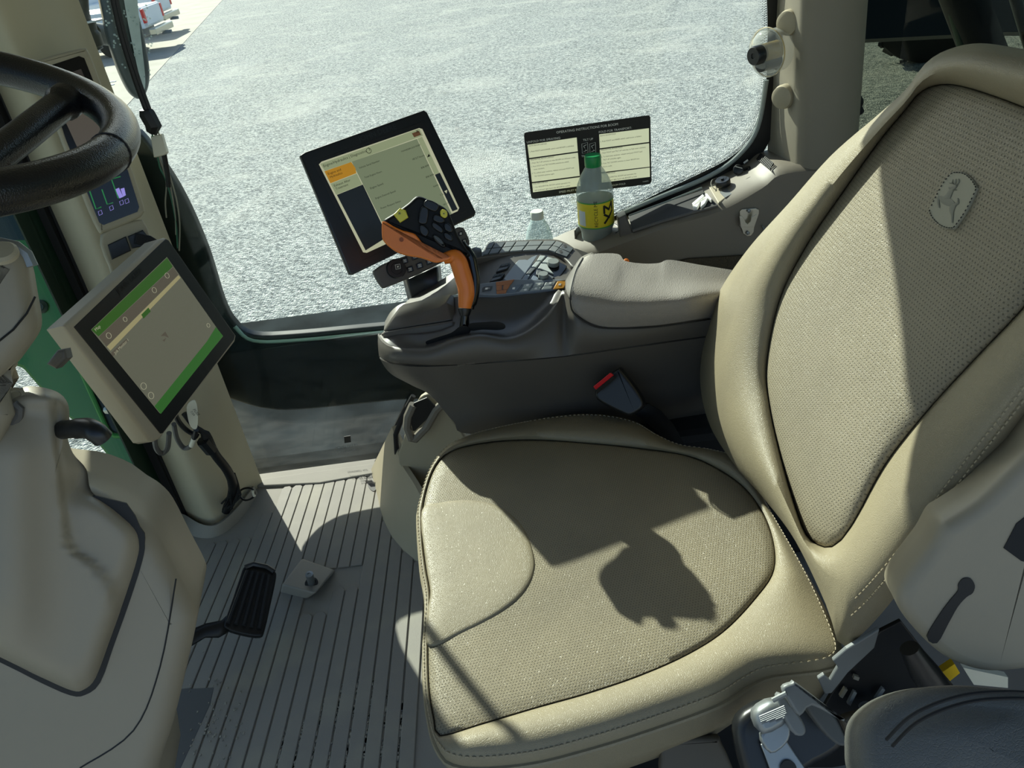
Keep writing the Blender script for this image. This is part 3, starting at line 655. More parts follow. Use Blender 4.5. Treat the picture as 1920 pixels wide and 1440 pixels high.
obj('bolt', MB().lathe(PY(1620, 1321, .622), (0, -1, 0), [(.008, 0), (.008, .003), (.004, .005), (.001, .005)], 12), M['steel'], spl)
obj('gas_strut', MB().tube([PY(1705, 1215, .56), PY(1735, 1262, .55), PY(1775, 1320, .54), PY(1800, 1360, .53)], [.011, .017, .017, .017], 14), M['black'], seat)
obj('yellow_bar', MB().prism([PY(u, v, .66) for u, v in [(1695, 1310), (1745, 1275), (1790, 1245), (1800, 1262), (1740, 1310), (1700, 1330)]], (0, -1, 0), .01), M['yellowpaint'], seat, smooth=0)
obj('tan_bracket', MB().prism([PY(u, v, .70) for u, v in [(1806, 1252), (1890, 1270), (1890, 1290), (1826, 1284)]], (0, -1, 0), .01), M['wire_white'], seat, smooth=0)

# levers of the seat with pictograms
def lever(px, y, icon, label):
    mb = MB(); puff(mb, [PY(p.x, p.y, y) for p in cr([V(a) for a in px], 3, True)], (0, -.8, .6), .02, .006)
    o = obj('seat_lever', mb, M['brown_dark'], seat, label=label)
    im = MB()
    for poly in icon: im.prism([PY(u, v, y) + V((0, -.0012, .0008)) for u, v in poly], (0, -.8, .6), .001)
    obj('pictogram', im, mat('pictogram_grey', '#9da2a2', .6), o, smooth=0)
lever([(1590, 1370), (1600, 1355), (1690, 1335), (1720, 1340), (1700, 1400), (1640, 1420), (1605, 1405)], .58, [[(1626, 1379), (1644, 1373), (1646, 1381), (1628, 1386)], [(1642, 1355), (1647, 1355), (1648, 1382), (1643, 1382)], [(1632, 1366), (1638, 1361), (1637, 1371)]], 'brown seat lever with seat-and-arrow pictogram beside the dark armrest')
lever([(1240, 1425), (1255, 1400), (1345, 1392), (1358, 1400), (1362, 1450), (1245, 1460)], .60, [[(1294, 1428), (1299, 1427), (1300, 1446), (1294, 1446)], [(1300, 1424), (1315, 1424), (1318, 1446), (1302, 1446)], [(1320, 1428), (1325, 1428), (1327, 1446), (1321, 1446)]], 'brown seat lever with pictogram under the cushion front edge')

# near armrest, padded
mb = MB(); ao = cr([(1606, 1460), (1622, 1404), (1655, 1352), (1712, 1312), (1780, 1287), (1850, 1277), (1930, 1281), (2000, 1305), (2010, 1420), (1990, 1540), (1640, 1540)], 5, True)
puff(mb, [PY(p.x, p.y, .40) for p in ao], (0, -.55, .83), .07, .018, dome=.012, steps=5)
arm = obj('armrest', mb, M['leather_dark'], seat, smooth=80, label='charcoal padded armrest in the bottom right corner')
for off_ in (0, 11):
    st = [PY(p.x + off_, p.y + off_ * 1.1, .40) + V((0, -.0085, .012)) for p in cr([(1650, 1385), (1690, 1345), (1740, 1319), (1800, 1302), (1870, 1297), (1930, 1300)], 6)]
    obj('seam', MB().tube(st, .0016, 6), M['rubber'], arm)
# plastic recliner cover with curved slot
mb = MB(); co = cr([(1990, 760), (1930, 850), (1885, 898), (1835, 945), (1790, 975), (1768, 990), (1745, 1030), (1705, 1082), (1684, 1120), (1690, 1150), (1722, 1192), (1762, 1230), (1806, 1254), (1860, 1267), (1930, 1262), (2000, 1245), (2060, 1100), (2060, 850)], 4, True)
cn = V((-.25, -.9, .35)).normalized(); cp0 = PY(1800, 1100, .50)
puff(mb, [PN(p.x, p.y, cp0, cn) for p in co], cn, .07, .013, steps=4)
cov = obj('recliner_cover', mb, M['tan_hood'], seat, smooth=60, label='grey-brown plastic recliner cover with curved slot')
def CN(u, v, h=0): return PN(u, v, cp0 + cn * h, cn)
sl = cr([(1738, 1194), (1757, 1206), (1778, 1170), (1796, 1138), (1812, 1120), (1824, 1112), (1828, 1098), (1820, 1085), (1806, 1085), (1797, 1096), (1796, 1108), (1782, 1125), (1762, 1152)], 3, True)
obj('slot', MB().prism([CN(p.x, p.y, .0012) for p in sl], cn, .002), M['ink'], cov, smooth=0)
obj('handle_recess', MB().prism([CN(u, v, .001) for u, v in [(1882, 1028), (1906, 982), (1960, 940), (1960, 1062), (1915, 1052)]], cn, .002), M['rubber'], cov, smooth=0)

# belt retractor in the lower right
ret = empty('belt_retractor', PY(1480, 1440, .52), 'grey belt retractor with steel hood and strap anchor below the cushion corner', 'seat belt')
rn = V((0, -.75, .66)).normalized()
def RP(pts, y, m, name, t_=.02, r_=.004, sm=True):
    mb = MB(); P = cr([V(a) for a in pts], 3, True) if sm else [V(a) for a in pts]; puff(mb, [PY(p.x, p.y, y) for p in P], rn, t_, r_, steps=2); return obj(name, mb, m, ret, smooth=50)
RP([(1500, 1338), (1530, 1330), (1568, 1345), (1576, 1370), (1574, 1395), (1545, 1412), (1500, 1430), (1440, 1470), (1395, 1470), (1385, 1400), (1400, 1362), (1450, 1338)], .55, M['black'], 'housing', .035, .01)
RP([(1477, 1297), (1497, 1289), (1508, 1290), (1566, 1338), (1562, 1341), (1521, 1322), (1494, 1338), (1482, 1318)], .53, M['greysteel'], 'hood', .012, .003)
RP([(1521, 1322), (1566, 1340), (1577, 1372), (1574, 1388), (1556, 1386), (1535, 1360)], .535, mat('hood_side', '#4d5050', .55), 'hood_side', .02, .003)
RP([(1420, 1342), (1466, 1322), (1480, 1350), (1426, 1373)], .535, M['steel'], 'spool', .03, .008)
for k in range(7):
    a = V((1424 + 1.0 * k, 1344 + 3.2 * k)); b_ = a + V((47, -20))
    obj('spool_rib', MB().tube([PY(*a, .533), PY(*b_, .533)], .0012, 6), M['greysteel'], ret)
RP([(1468, 1322), (1480, 1312), (1500, 1342), (1505, 1362), (1495, 1372), (1478, 1366)], .53, M['greysteel'], 'cheek', .014, .003)
RP([(1429, 1380), (1478, 1354), (1485, 1372), (1470, 1392), (1438, 1406)], .53, M['steel'], 'latch_plate', .012, .003)
RP([(1440, 1410), (1482, 1388), (1509, 1440), (1520, 1480), (1450, 1480)], .525, M['steel'], 'strap_anchor', .006, .0015, False)
obj('anchor_hole', MB().lathe(PY(1478, 1441, .524), rn, [(.010, 0), (.010, .0012), (.001, .0012)], 16), M['ink'], ret)
obj('link_rod', MB().tube([PY(1449, 1313, .535), PY(1475, 1300, .535)], .003, 8), M['greysteel'], ret)

# belt buckle at the far side of the seat
bk = empty('belt_buckle', PZ(1260, 830, .36), 'black seat belt buckle with red release button against the console', 'seat belt')
mb = MB(); bn = V((-.35, -.8, .45)).normalized()
puff(mb, [PY(p.x, p.y, 1.24) for p in cr([(1110, 735), (1108, 722), (1150, 695), (1160, 697), (1200, 735), (1213, 758), (1190, 775), (1170, 772), (1130, 758), (1113, 748)], 3, True)], bn, .03, .006)
obj('buckle_housing', mb, M['black'], bk)
obj('release_button', MB().prism([PY(u, v, 1.236) for u, v in [(1112, 725), (1144, 699), (1150, 704), (1117, 731)]], bn, .008), M['red'], bk, smooth=0, bevel=.001)
obj('latch_slot', MB().prism([PY(u, v, 1.237) for u, v in [(1117, 732), (1150, 705), (1153, 710), (1119, 739)]], bn, .004), M['ink'], bk, smooth=0)
obj('strap', MB().grid([[PY(1178, 765, 1.255), PY(1215, 755, 1.255)], [PY(1205, 785, 1.27), PY(1240, 770, 1.27)], [PY(1235, 810, 1.28), PY(1262, 795, 1.28)], [PY(1262, 845, 1.28), PY(1285, 835, 1.28)]]), M['rubber'], bk, solid=.004)

# =================================================================== ARMREST CONSOLE
def ptext(F, mb, s, p0, p1, h=.0008, bold=0):
    P0 = PN(p0[0], p0[1], F.O, F.n); P1 = PN(p1[0], p1[1], F.O, F.n); Wd = abs((P1 - P0).dot(F.ex))
    t_ = MB(); text_into(t_, s, V((0, 0, 0)), V((1, 0, 0)), V((0, 1, 0)), 1.0)
    w0 = max(p.x for p in t_.v) - min(p.x for p in t_.v); k = Wd / w0; xm = min(p.x for p in t_.v)
    mb.add([P0 + F.ex * ((p.x - xm) * k) - F.ey * (p.y * k) + F.n * h for p in t_.v], t_.f)
def on(F, u, v, h=0): return PN(u, v, F.O + F.n * h, F.n)
def pp(F, mb, pts, h, t_=.0005): return mb.prism([on(F, u, v, h) for u, v in pts], F.n, t_)

con = empty('armrest_console', PY(1000, 800, 1.42), 'warm grey armrest console with keypads beside the seat', 'console')
# lower shell
T = [(712, 672, 1.43), (722, 678, 1.37), (745, 684, 1.325), (800, 688, 1.30), (950, 679, 1.295), (1070, 668, 1.295), (1200, 650, 1.295), (1330, 632, 1.31)]
Bt = [(732, 700, 1.46), (742, 707, 1.42), (775, 724, 1.38), (808, 742, 1.36), (850, 790, 1.345), (884, 814, 1.34), (1100, 812, 1.34), (1325, 778, 1.35)]
t3 = cr([PY(*a) for a in T], 5); b3 = cr([PY(*a) for a in Bt], 5)
rows = [[V((p.x, 1.60, p.z)) for p in t3], t3] + [[p.lerp(q, f) + V((0, -.006 * math.sin(math.pi * f), 0)) for p, q in zip(t3, b3)] for f in (.25, .5, .75)] + [b3, [V((p.x, 1.60, p.z)) for p in b3]]
obj('lower_shell', MB().grid([[r[i] for r in rows] for i in range(len(t3))], True, True, True), M['grey'], con, smooth=40)
# upper side wall
top_ = [(708, 630, 1.43), (718, 644, 1.37), (740, 654, 1.325), (800, 658, 1.30), (850, 641, 1.30), (900, 632, 1.30), (950, 638, 1.30), (985, 627, 1.31), (1020, 601, 1.33), (1044, 572, 1.35), (1057, 549, 1.375), (1068, 562, 1.34), (1080, 586, 1.308), (1110, 600, 1.302), (1200, 602, 1.30), (1335, 581, 1.315)]
bot_ = [(711, 669, 1.43), (721, 675, 1.37), (744, 682, 1.325), (800, 686, 1.30), (850, 685, 1.297), (900, 682, 1.296), (950, 677, 1.295), (985, 675, 1.295), (1020, 672, 1.295), (1044, 670, 1.295), (1057, 669, 1.295), (1068, 667, 1.295), (1080, 665, 1.295), (1110, 661, 1.295), (1200, 648, 1.295), (1332, 630, 1.312)]
a3 = cr([PY(*a) for a in top_], 4); c3 = cr([PY(*a) for a in bot_], 4)
rows = [[p + V((0, .02, -.004)) for p in a3], [p + V((0, .004, 0)) for p in a3], [p + V((0, -.001, -.004)) for p in a3]] + [[p.lerp(q, f) + V((0, -.007 * math.sin(math.pi * f), 0)) for p, q in zip(a3, c3)] for f in (.2, .4, .6, .8)] + [[p + V((0, -.001, .002)) for p in c3], [p + V((0, .012, 0)) for p in c3]]
obj('side_wall', MB().grid(rows), M['grey'], con, smooth=60)
# hand well deck
d0 = [(712, 629, 1.43), (722, 640, 1.38), (742, 650, 1.335), (800, 655, 1.31), (850, 638, 1.31), (900, 629, 1.31), (950, 635, 1.31), (985, 624, 1.32), (1018, 600, 1.34), (1042, 571, 1.36), (1055, 546, 1.39)]
d1 = [(722, 620, 1.44), (735, 626, 1.40), (758, 636, 1.37), (800, 645, 1.345), (850, 630, 1.345), (900, 622, 1.345), (950, 624, 1.345), (985, 612, 1.36), (1012, 592, 1.38), (1036, 567, 1.40), (1051, 545, 1.41)]
d2 = [(735, 605, 1.46), (752, 604, 1.43), (785, 606, 1.41), (822, 608, 1.395), (860, 600, 1.39), (900, 598, 1.39), (950, 597, 1.39), (980, 588, 1.40), (1004, 577, 1.41), (1028, 559, 1.42), (1047, 543, 1.43)]
d3 = [(742, 594, 1.49), (768, 580, 1.47), (800, 570, 1.46), (830, 562, 1.455), (865, 555, 1.45), (900, 552, 1.445), (945, 551, 1.44), (980, 547, 1.44), (1004, 545, 1.44), (1028, 543, 1.44), (1046, 541, 1.44)]
obj('hand_well', MB().grid(smooth_grid(rows_py([d0, d1, d2, d3]), 4, 4)), mat('smooth_grey_well', '#4c4a48', .33), con, smooth=70)
# palm block in front of the grip
r0 = [(748, 577, 1.49), (757, 570, 1.49), (800, 560, 1.48), (832, 554, 1.47), (846, 551, 1.46), (852, 556, 1.45)]
r1 = [(733, 597, 1.44), (742, 593, 1.435), (783, 587, 1.43), (822, 577, 1.425), (836, 567, 1.42), (852, 575, 1.415)]
r2 = [(719, 620, 1.42), (726, 618, 1.405), (780, 609, 1.395), (828, 602, 1.39), (846, 599, 1.39), (856, 604, 1.40)]
r3 = [(728, 632, 1.41), (738, 632, 1.40), (785, 633, 1.39), (828, 628, 1.385), (850, 622, 1.385), (860, 620, 1.39)]
obj('palm_block', MB().grid(rows_py([r0, r1, r2])), M['grey'], con, smooth=25, bevel=.004, solid=.01)
obj('palm_block_base', MB().grid(rows_py([[(a, b + 2, c) for a, b, c in r2], r3])), M['grey'], con, smooth=25, bevel=.003, solid=.01)
# gate slots
for sp_ in ([(798, 641), (808, 648), (840, 642), (868, 633), (882, 620), (876, 612), (862, 612), (846, 624), (815, 634)], [(880, 607), (905, 604), (932, 603), (946, 608), (946, 615), (932, 618), (905, 617), (882, 619)]):
    obj('gate_slot', MB().prism([PY(p.x, p.y, 1.343) for p in cr([V(a) for a in sp_], 3, True)], (0, -.5, .86), .002), M['ink'], con, smooth=0)
# flank behind the well and front ridge
f0 = [(740, 592, 1.60), (768, 560, 1.60), (830, 523, 1.60), (880, 491, 1.60), (905, 476, 1.60), (960, 462, 1.60), (1060, 462, 1.60), (1110, 478, 1.60)]
f1 = [(742, 594, 1.49), (775, 576, 1.48), (832, 558, 1.47), (872, 548, 1.46), (890, 545, 1.46), (950, 540, 1.455), (1010, 532, 1.45), (1060, 525, 1.45)]
obj('deck', MB().grid(smooth_grid(rows_py([f0, f1]), 3, 3)), M['grey'], con, smooth=60)
# pale strip between well and pad
obj('pad_front_strip', MB().grid(smooth_grid(rows_py([[(1060, 526, 1.44), (1074, 503, 1.47), (1090, 482, 1.50), (1110, 473, 1.52)], [(1060, 545, 1.37), (1070, 530, 1.38), (1082, 505, 1.43), (1113, 475, 1.48)], [(1068, 562, 1.315), (1073, 548, 1.325), (1083, 512, 1.41), (1114, 478, 1.47)]]), 4, 3)), M['grey'], con, smooth=60, solid=.012)
# armrest pad
q0 = [(1094, 484, 1.47), (1112, 476, 1.475), (1158, 476, 1.475), (1172, 489, 1.445), (1205, 494, 1.44), (1236, 493, 1.442), (1256, 487, 1.455), (1310, 496, 1.46), (1378, 507, 1.47)]
q1 = [(1082, 508, 1.40), (1105, 510, 1.395), (1150, 515, 1.385), (1170, 520, 1.38), (1203, 522, 1.375), (1233, 523, 1.375), (1255, 523, 1.375), (1308, 525, 1.38), (1372, 528, 1.41)]
q2 = [(1073, 543, 1.315), (1095, 553, 1.303), (1140, 561, 1.300), (1168, 563, 1.298), (1200, 563, 1.298), (1230, 561, 1.298), (1254, 559, 1.298), (1306, 553, 1.298), (1362, 548, 1.335)]
q3 = [(1072, 570, 1.298), (1088, 585, 1.290), (1130, 590, 1.288), (1166, 591, 1.287), (1200, 590, 1.286), (1230, 588, 1.286), (1254, 586, 1.286), (1306, 580, 1.286), (1352, 574, 1.325)]
q4 = [(1078, 586, 1.296), (1100, 602, 1.293), (1130, 612, 1.292), (1166, 614, 1.292), (1200, 612, 1.292), (1230, 610, 1.292), (1254, 607, 1.292), (1306, 599, 1.292), (1348, 593, 1.33)]
G = smooth_grid(rows_py([q0, q1, q2, q3, q4]), 4, 5); G = [[p + V((0, .015, -.05)) for p in G[0]]] + G + [[p + V((0, .03, -.004)) for p in G[-1]]]
obj('armrest_pad', MB().grid(G), M['pad'], con, smooth=60)
obj('pad_seam', MB().tube(cr([PY(*a) for a in [(1093, 484, 1.468), (1080, 508, 1.40), (1071, 543, 1.315), (1070, 570, 1.297), (1077, 588, 1.294), (1100, 605, 1.291), (1130, 615, 1.290), (1200, 615, 1.289), (1254, 610, 1.289), (1306, 602, 1.289), (1348, 596, 1.327)]], 5), .0016, 6), M['ink'], con)
# keypads; pixel coordinates are read in a 9.6x enlargement
def K(x, y): return (900 + x / 9.6, 430 + y / 9.6)
def plane3(a, b, c):
    A_, B_, C_ = PY(*a), PY(*b), PY(*c); n = (B_ - A_).cross(C_ - A_).normalized()
    if n.dot(CAM - A_) < 0: n = -n
    return A_, n
class PL: pass
def mkpl(a, b, c):
    f = PL(); f.O, f.n = plane3(a, b, c); return f
def panel(F, pts, m, name, h, t_, par, bev=.001, sm=False):
    P = cr([V(a) for a in pts], 4, True) if sm else [V(a) for a in pts]
    return obj(name, MB().prism([on(F, *K(p.x, p.y), h) for p in P], F.n, t_), m, par, smooth=30, bevel=bev, seg=2)
F1 = mkpl((*K(0, 1165), 1.438), (*K(1500, 1065), 1.438), (*K(620, 890), 1.468))
F2 = mkpl((*K(640, 940), 1.470), (*K(1430, 880), 1.470), (*K(1050, 440), 1.575))
F3 = mkpl((*K(50, 470), 1.565), (*K(1250, 380), 1.575), (*K(850, 195), 1.625))
strip = panel(F1, [(-330, 1010), (-60, 985), (250, 940), (620, 888), (1100, 905), (1600, 888), (1560, 1000), (1515, 1062), (1300, 1085), (800, 1130), (480, 1160), (270, 1178), (-80, 1165), (-250, 1150), (-360, 1120)], M['panel_blue'], 'keypad_strip', .003, .012, con, .002)
for pts, mt in (([(40, 1060), (70, 1030), (225, 1015), (215, 1050), (190, 1090), (40, 1115)], 'key'), ([(285, 945), (620, 895), (560, 980), (290, 1015)], 'key_brown'), ([(292, 1020), (400, 1005), (392, 1088), (296, 1100)], 'key_brown'), ([(420, 1003), (550, 985), (498, 1072), (414, 1085)], 'key_brown'), ([(296, 1105), (490, 1080), (462, 1145), (298, 1155)], 'key_brown'),
                ([(625, 995), (765, 985), (640, 1125), (495, 1138)], 'key_blue'),
                ([(800, 985), (955, 970), (905, 1045), (760, 1055)], 'key_light'), ([(755, 1065), (895, 1052), (865, 1100), (705, 1115)], 'key_light'),
                ([(985, 967), (1155, 955), (1110, 1028), (950, 1042)], 'key_light'), ([(940, 1050), (1105, 1035), (1075, 1085), (900, 1098)], 'key_light'),
                ([(1185, 952), (1365, 940), (1320, 1003), (1150, 1020)], 'key_light'), ([(1145, 1028), (1310, 1012), (1285, 1068), (1105, 1082)], 'key_light'),
                ([(1392, 938), (1585, 912), (1505, 1058), (1318, 1072)], 'key_orange')):
    panel(F1, pts, M[mt], 'key', .0058, .003, strip, .0008)
ic = MB()
for x, y in ((860, 1000), (820, 1085), (1070, 985), (1010, 1062), (1270, 965), (1440, 990), (610, 1060), (120, 1065)):
    ic.prism([on(F1, *K(x + a, y + b), .0062) for a, b in ((-22, -14), (24, -18), (14, 16), (-30, 18))], F1.n, .0003)
text_into(ic, 'AUX', on(F1, *K(85, 1085), .0062), (on(F1, *K(200, 1060)) - on(F1, *K(85, 1085))).normalized(), (on(F1, *K(105, 1040)) - on(F1, *K(85, 1085))).normalized(), .005)
obj('key_symbols', ic, M['white'], strip, smooth=0, kind='stuff')
pad2 = panel(F2, [(415, 895), (560, 700), (740, 480), (1060, 440), (720, 945), (560, 960)], M['panel_blue'], 'touch_panel', .004, .012, con, .002)
col2 = panel(F2, [(660, 935), (1060, 445), (1200, 465), (1570, 650), (1425, 890), (880, 950)], M['gloss'], 'key_bed', .003, .012, con, .002)
for pts, mt in (([(1080, 465), (1185, 475), (1105, 560), (1025, 558)], 'key_light'), ([(1010, 575), (1095, 575), (1010, 680), (930, 668)], 'key_light'), ([(915, 690), (1000, 695), (905, 800), (830, 795)], 'key'), ([(815, 812), (900, 815), (835, 935), (735, 930)], 'key_blue'),
                ([(1215, 490), (1330, 520), (1210, 600), (1120, 590)], 'key_light'), ([(1100, 610), (1205, 620), (1240, 690), (1330, 800), (1085, 705), (1040, 700)], 'key_light'), ([(1020, 725), (1080, 730), (1340, 860), (1290, 900), (1180, 905), (1010, 800)], 'key'), ([(960, 820), (1040, 860), (1060, 900), (890, 935)], 'key_blue')):
    panel(F2, pts, M[mt], 'key', .0062, .004, col2, .001)
for (cx, cy, r_, mt) in ((1320, 635, 108, 'key'), (1140, 860, 92, 'key')):
    c = on(F2, *K(cx, cy), .004); R_ = (on(F2, *K(cx + r_, cy), .004) - c).length
    obj('dial', MB().lathe(c, F2.n, [(R_, 0), (R_, .007), (R_ * .9, .009), (.0005, .009)], 24), mat('pale_dial', '#7d8380', .45), col2)
for (x0_, y0_) in ((300, 820), (420, 640)):
    wl = empty if False else None
    wob = obj('thumb_wheel', MB().prism([on(F2, *K(x0_ + a, y0_ + b), .004) for a, b in ((-140, 130), (-60, 20), (150, -40), (70, 70))], F2.n, .01), M['black'], con, smooth=30, bevel=.002)
    tm = MB()
    for k in range(6):
        tm.tube([on(F2, *K(x0_ - 70 + 28 * k, y0_ + 40 - 6 * k), .005), on(F2, *K(x0_ - 30 + 28 * k, y0_ - 10 - 6 * k), .005)], .0009, 5)
    obj('wheel_teeth', tm, M['key'], wob)
# arched upper keypad
ob = [(-130, 470), (-20, 395), (60, 380), (150, 235), (340, 205), (600, 190), (850, 178), (1200, 168), (1400, 178), (1560, 235), (1720, 340), (1840, 450), (1870, 520), (1800, 640), (1745, 690), (1650, 660), (1560, 560), (1440, 470), (1300, 420), (1150, 400), (1000, 405), (600, 430), (0, 495), (-120, 520)]
arch = obj('arch_bezel', puff(MB(), [on(F3, *K(p.x, p.y), .0) for p in cr([V(a) for a in ob], 3, True)], F3.n, .03, .004), M['grey'], con, smooth=50)
def band(t_):  # top and bottom edge of the key band as a function of 0..1
    tp = cr([V(a) for a in [(150, 240), (330, 222), (660, 208), (1000, 200), (1380, 198), (1530, 255), (1690, 335)]], 8); bt = cr([V(a) for a in [(50, 465), (190, 445), (520, 400), (860, 380), (1230, 372), (1380, 430), (1560, 500)]], 8)
    i = t_ * (len(tp) - 1); k = min(int(i), len(tp) - 2); return tp[k].lerp(tp[k + 1], i - k), bt[k].lerp(bt[k + 1], i - k)
cuts = [0, .13, .245, .335, .45, .565, .665, .80, 1.0]
for i in range(8):
    for j in range(2):
        ta, ba = band(cuts[i] + .006); tb_, bb_ = band(cuts[i + 1] - .006); m0, m1 = (.04, .48) if j == 0 else (.52, .96)
        pts = [ta.lerp(ba, m0), tb_.lerp(bb_, m0), tb_.lerp(bb_, m1), ta.lerp(ba, m1)]
        k_ = panel(F3, pts, M['key'] if i in (0, 1, 7) else mat('mid_grey_key', '#7b8080', .45) if i == 2 and j == 0 else bpy.data.materials.get('mid_grey_key') if i < 7 else M['key'], 'key', .0032, .004, arch, .0008)
ic = MB()
for x, y in ((1530, 300), (1455, 400)):
    ic.prism([on(F3, *K(x + a, y + b), .0038) for a, b in ((-35, -20), (15, -30), (35, 20), (-5, 25))], F3.n, .0004)
obj('key_symbols', ic, M['ink'], arch, smooth=0, kind='stuff')
obj('orange_stud', MB().lathe(PY(1174, 492, 1.50), (0, -.5, .8), [(.006, 0), (.006, .006), (.004, .009), (.0005, .010)], 12), M['orange'], con)
obj('front_button', MB().lathe(PY(893, 478, 1.57), F3.n, [(.012, 0), (.012, .012), (.009, .014), (.0005, .014)], 16), M['key'], con)
obj('maker_name', (lambda b: (text_into(b, 'JOHN DEERE', PY(858, 687, 1.29), V((1, 0, .02)), V((0, 0, 1)), .006), b)[1])(MB()), mat('embossed_grey', '#7a746a', .4), con, smooth=0)

# =================================================================== GRIP
joy = empty('control_grip', PY(872, 625, 1.385), 'orange and black hydrostatic control grip with thumb keys', 'joystick')
def J(x, y): return V((700 + x / 9, 360 + y / 9))
def JN(x, y): return V((700 + x / 6, 480 + y / 6))
jn = V((.12, -.9, .38)).normalized(); jp = PY(830, 480, 1.352)
def JP(p, h=0): return PN(p.x, p.y, jp + jn * h, jn)
orange = [J(*a) for a in [(145, 520), (165, 497), (215, 505), (330, 572), (480, 640), (560, 662), (690, 702), (760, 770), (860, 900), (1000, 1030), (1100, 1088), (1190, 1088), (1280, 1060), (1330, 1090), (1280, 1150), (1150, 1182), (1050, 1192), (950, 1162), (800, 1112), (600, 1080), (430, 1030), (300, 950), (190, 850), (148, 760)]]
obj('orange_shell', puff(MB(), [JP(p, .010) for p in cr(orange, 3, True)], jn, .045, .003, steps=4), M['orange'], joy, smooth=70)
nk = cr([JP(p, -.004) for p in [J(1180, 1125), J(1290, 1095), J(1380, 1100), J(1440, 1190), JN(985, 150), JN(1015, 250), JN(1040, 350), JN(1044, 450), JN(1032, 545), JN(1028, 585)]], 4)
nr = [.0105, .0125, .0150, .0165, .0165, .0165, .0160, .0155, .0130, .0118]; nrr = [p.x for p in cr([V((a, 0)) for a in nr], 4)]
obj('orange_neck', MB().tube(nk, nrr, 20), M['orange'], joy, smooth=80)
blk = [J(*a) for a in [(160, 492), (350, 358), (460, 283), (600, 178), (720, 72), (820, 76), (920, 120), (1100, 200), (1222, 272), (1292, 370), (1345, 500), (1405, 660), (1475, 800), (1560, 930), (1622, 1020)]] + [J(*a) for a in [(1640, 1080), (1560, 1110), (1450, 1060), (1380, 1000), (1290, 1060), (1200, 1110), (1100, 1110), (900, 980), (700, 780), (500, 690), (300, 600)]]
obj('black_shell', puff(MB(), [JP(p, .0) for p in cr(blk, 3, True)], jn, .04, .007, steps=4), mat('satin_black', '#0c0d0e', .55, spec=.3), joy, smooth=70)
nk2 = cr([JP(p, -.016) for p in [J(1480, 860), J(1580, 1010), J(1650, 1130), JN(1120, 130), JN(1140, 250), JN(1138, 380), JN(1112, 500), JN(1085, 590)]], 4)
obj('black_spine', MB().tube(nk2, [.008] * 3 + [.0105] * (len(nk2) - 6) + [.008] * 3, 14), M['gloss'], joy, smooth=80)
for pts in ([(850, 205), (910, 122), (1080, 190), (1105, 250), (1050, 335), (880, 262)], [(768, 430), (800, 272), (860, 240), (935, 300), (915, 470), (885, 540), (772, 525)], [(780, 575), (830, 547), (922, 620), (932, 700), (880, 752), (800, 692)], [(1008, 425), (1050, 368), (1180, 430), (1200, 505), (1120, 525), (1020, 482)], [(990, 528), (1030, 505), (1150, 585), (1182, 660), (1140, 692), (1010, 602)], [(1202, 512), (1312, 562), (1332, 682), (1212, 642)], [(1202, 672), (1322, 732), (1332, 832), (1212, 782)]):
    obj('grip_key', puff(MB(), [JP(J(p.x, p.y), .009) for p in cr([V(a) for a in pts], 2, True)], jn, .011, .0022, steps=3), M['black'], joy, smooth=70)
obj('thumb_pad', puff(MB(), [JP(J(1110 + 112 * math.cos(a) * .9 + 40 * math.sin(a), 830 + 95 * math.sin(a) + 55 * math.cos(a)), .009) for a in [2 * math.pi * k / 24 for k in range(24)]], jn, .012, .004, steps=3), M['black'], joy, smooth=70)
obj('thumb_pad_face', puff(MB(), [JP(J(1105 + 85 * math.cos(a) * .9 + 30 * math.sin(a), 805 + 62 * math.sin(a) + 45 * math.cos(a)), .0115) for a in [2 * math.pi * k / 24 for k in range(24)]], jn, .004, .0015, steps=2), M['key'], joy, smooth=70)
obj('yellow_rocker', puff(MB(), [JP(J(p.x, p.y), .013) for p in cr([V(a) for a in [(340, 378), (445, 272), (545, 308), (592, 428), (452, 518)]], 1, True)], jn, .016, .0025), M['yellow'], joy, smooth=50)
obj('yellow_key', puff(MB(), [JP(J(p.x, p.y), .011) for p in cr([V(a) for a in [(1132, 320), (1170, 290), (1240, 322), (1250, 405), (1205, 438), (1140, 400)]], 2, True)], jn, .008, .002), M['yellow'], joy, smooth=50)
ic = MB()
for cx, cy, s_ in ((1260, 590, 26), (1250, 750, 24), (860, 320, 22), (950, 205, 18), (1190, 365, 14), (440, 360, 26)):
    for a in (0, 1.05, 2.1): ic.tube([JP(J(cx - s_ * math.cos(a), cy - s_ * math.sin(a)), .0135 if cx == 440 else .0115 if cx == 1190 else .0085), JP(J(cx + s_ * math.cos(a), cy + s_ * math.sin(a)), .0135 if cx == 440 else .0115 if cx == 1190 else .0085)], .0004, 4)
obj('key_symbols', ic, M['key'], joy, smooth=0, kind='stuff')
obj('grip_dimple', MB().lathe(JP(J(475, 805), .012), jn, [(.004, 0), (.004, .0006), (.0005, .0006)], 12), mat('dark_orange', '#8a4418', .5), joy)
obj('collar', MB().tube([PY(871, 576, 1.368), PY(872, 582, 1.366), PY(871, 592, 1.362)], [.0125, .0130, .0095], 16), M['black'], joy)
obj('shaft', MB().tube([PY(872, 588, 1.365), PY(871, 610, 1.36), PY(869, 628, 1.355)], [.0075, .010, .010], 14), M['gloss'], joy)

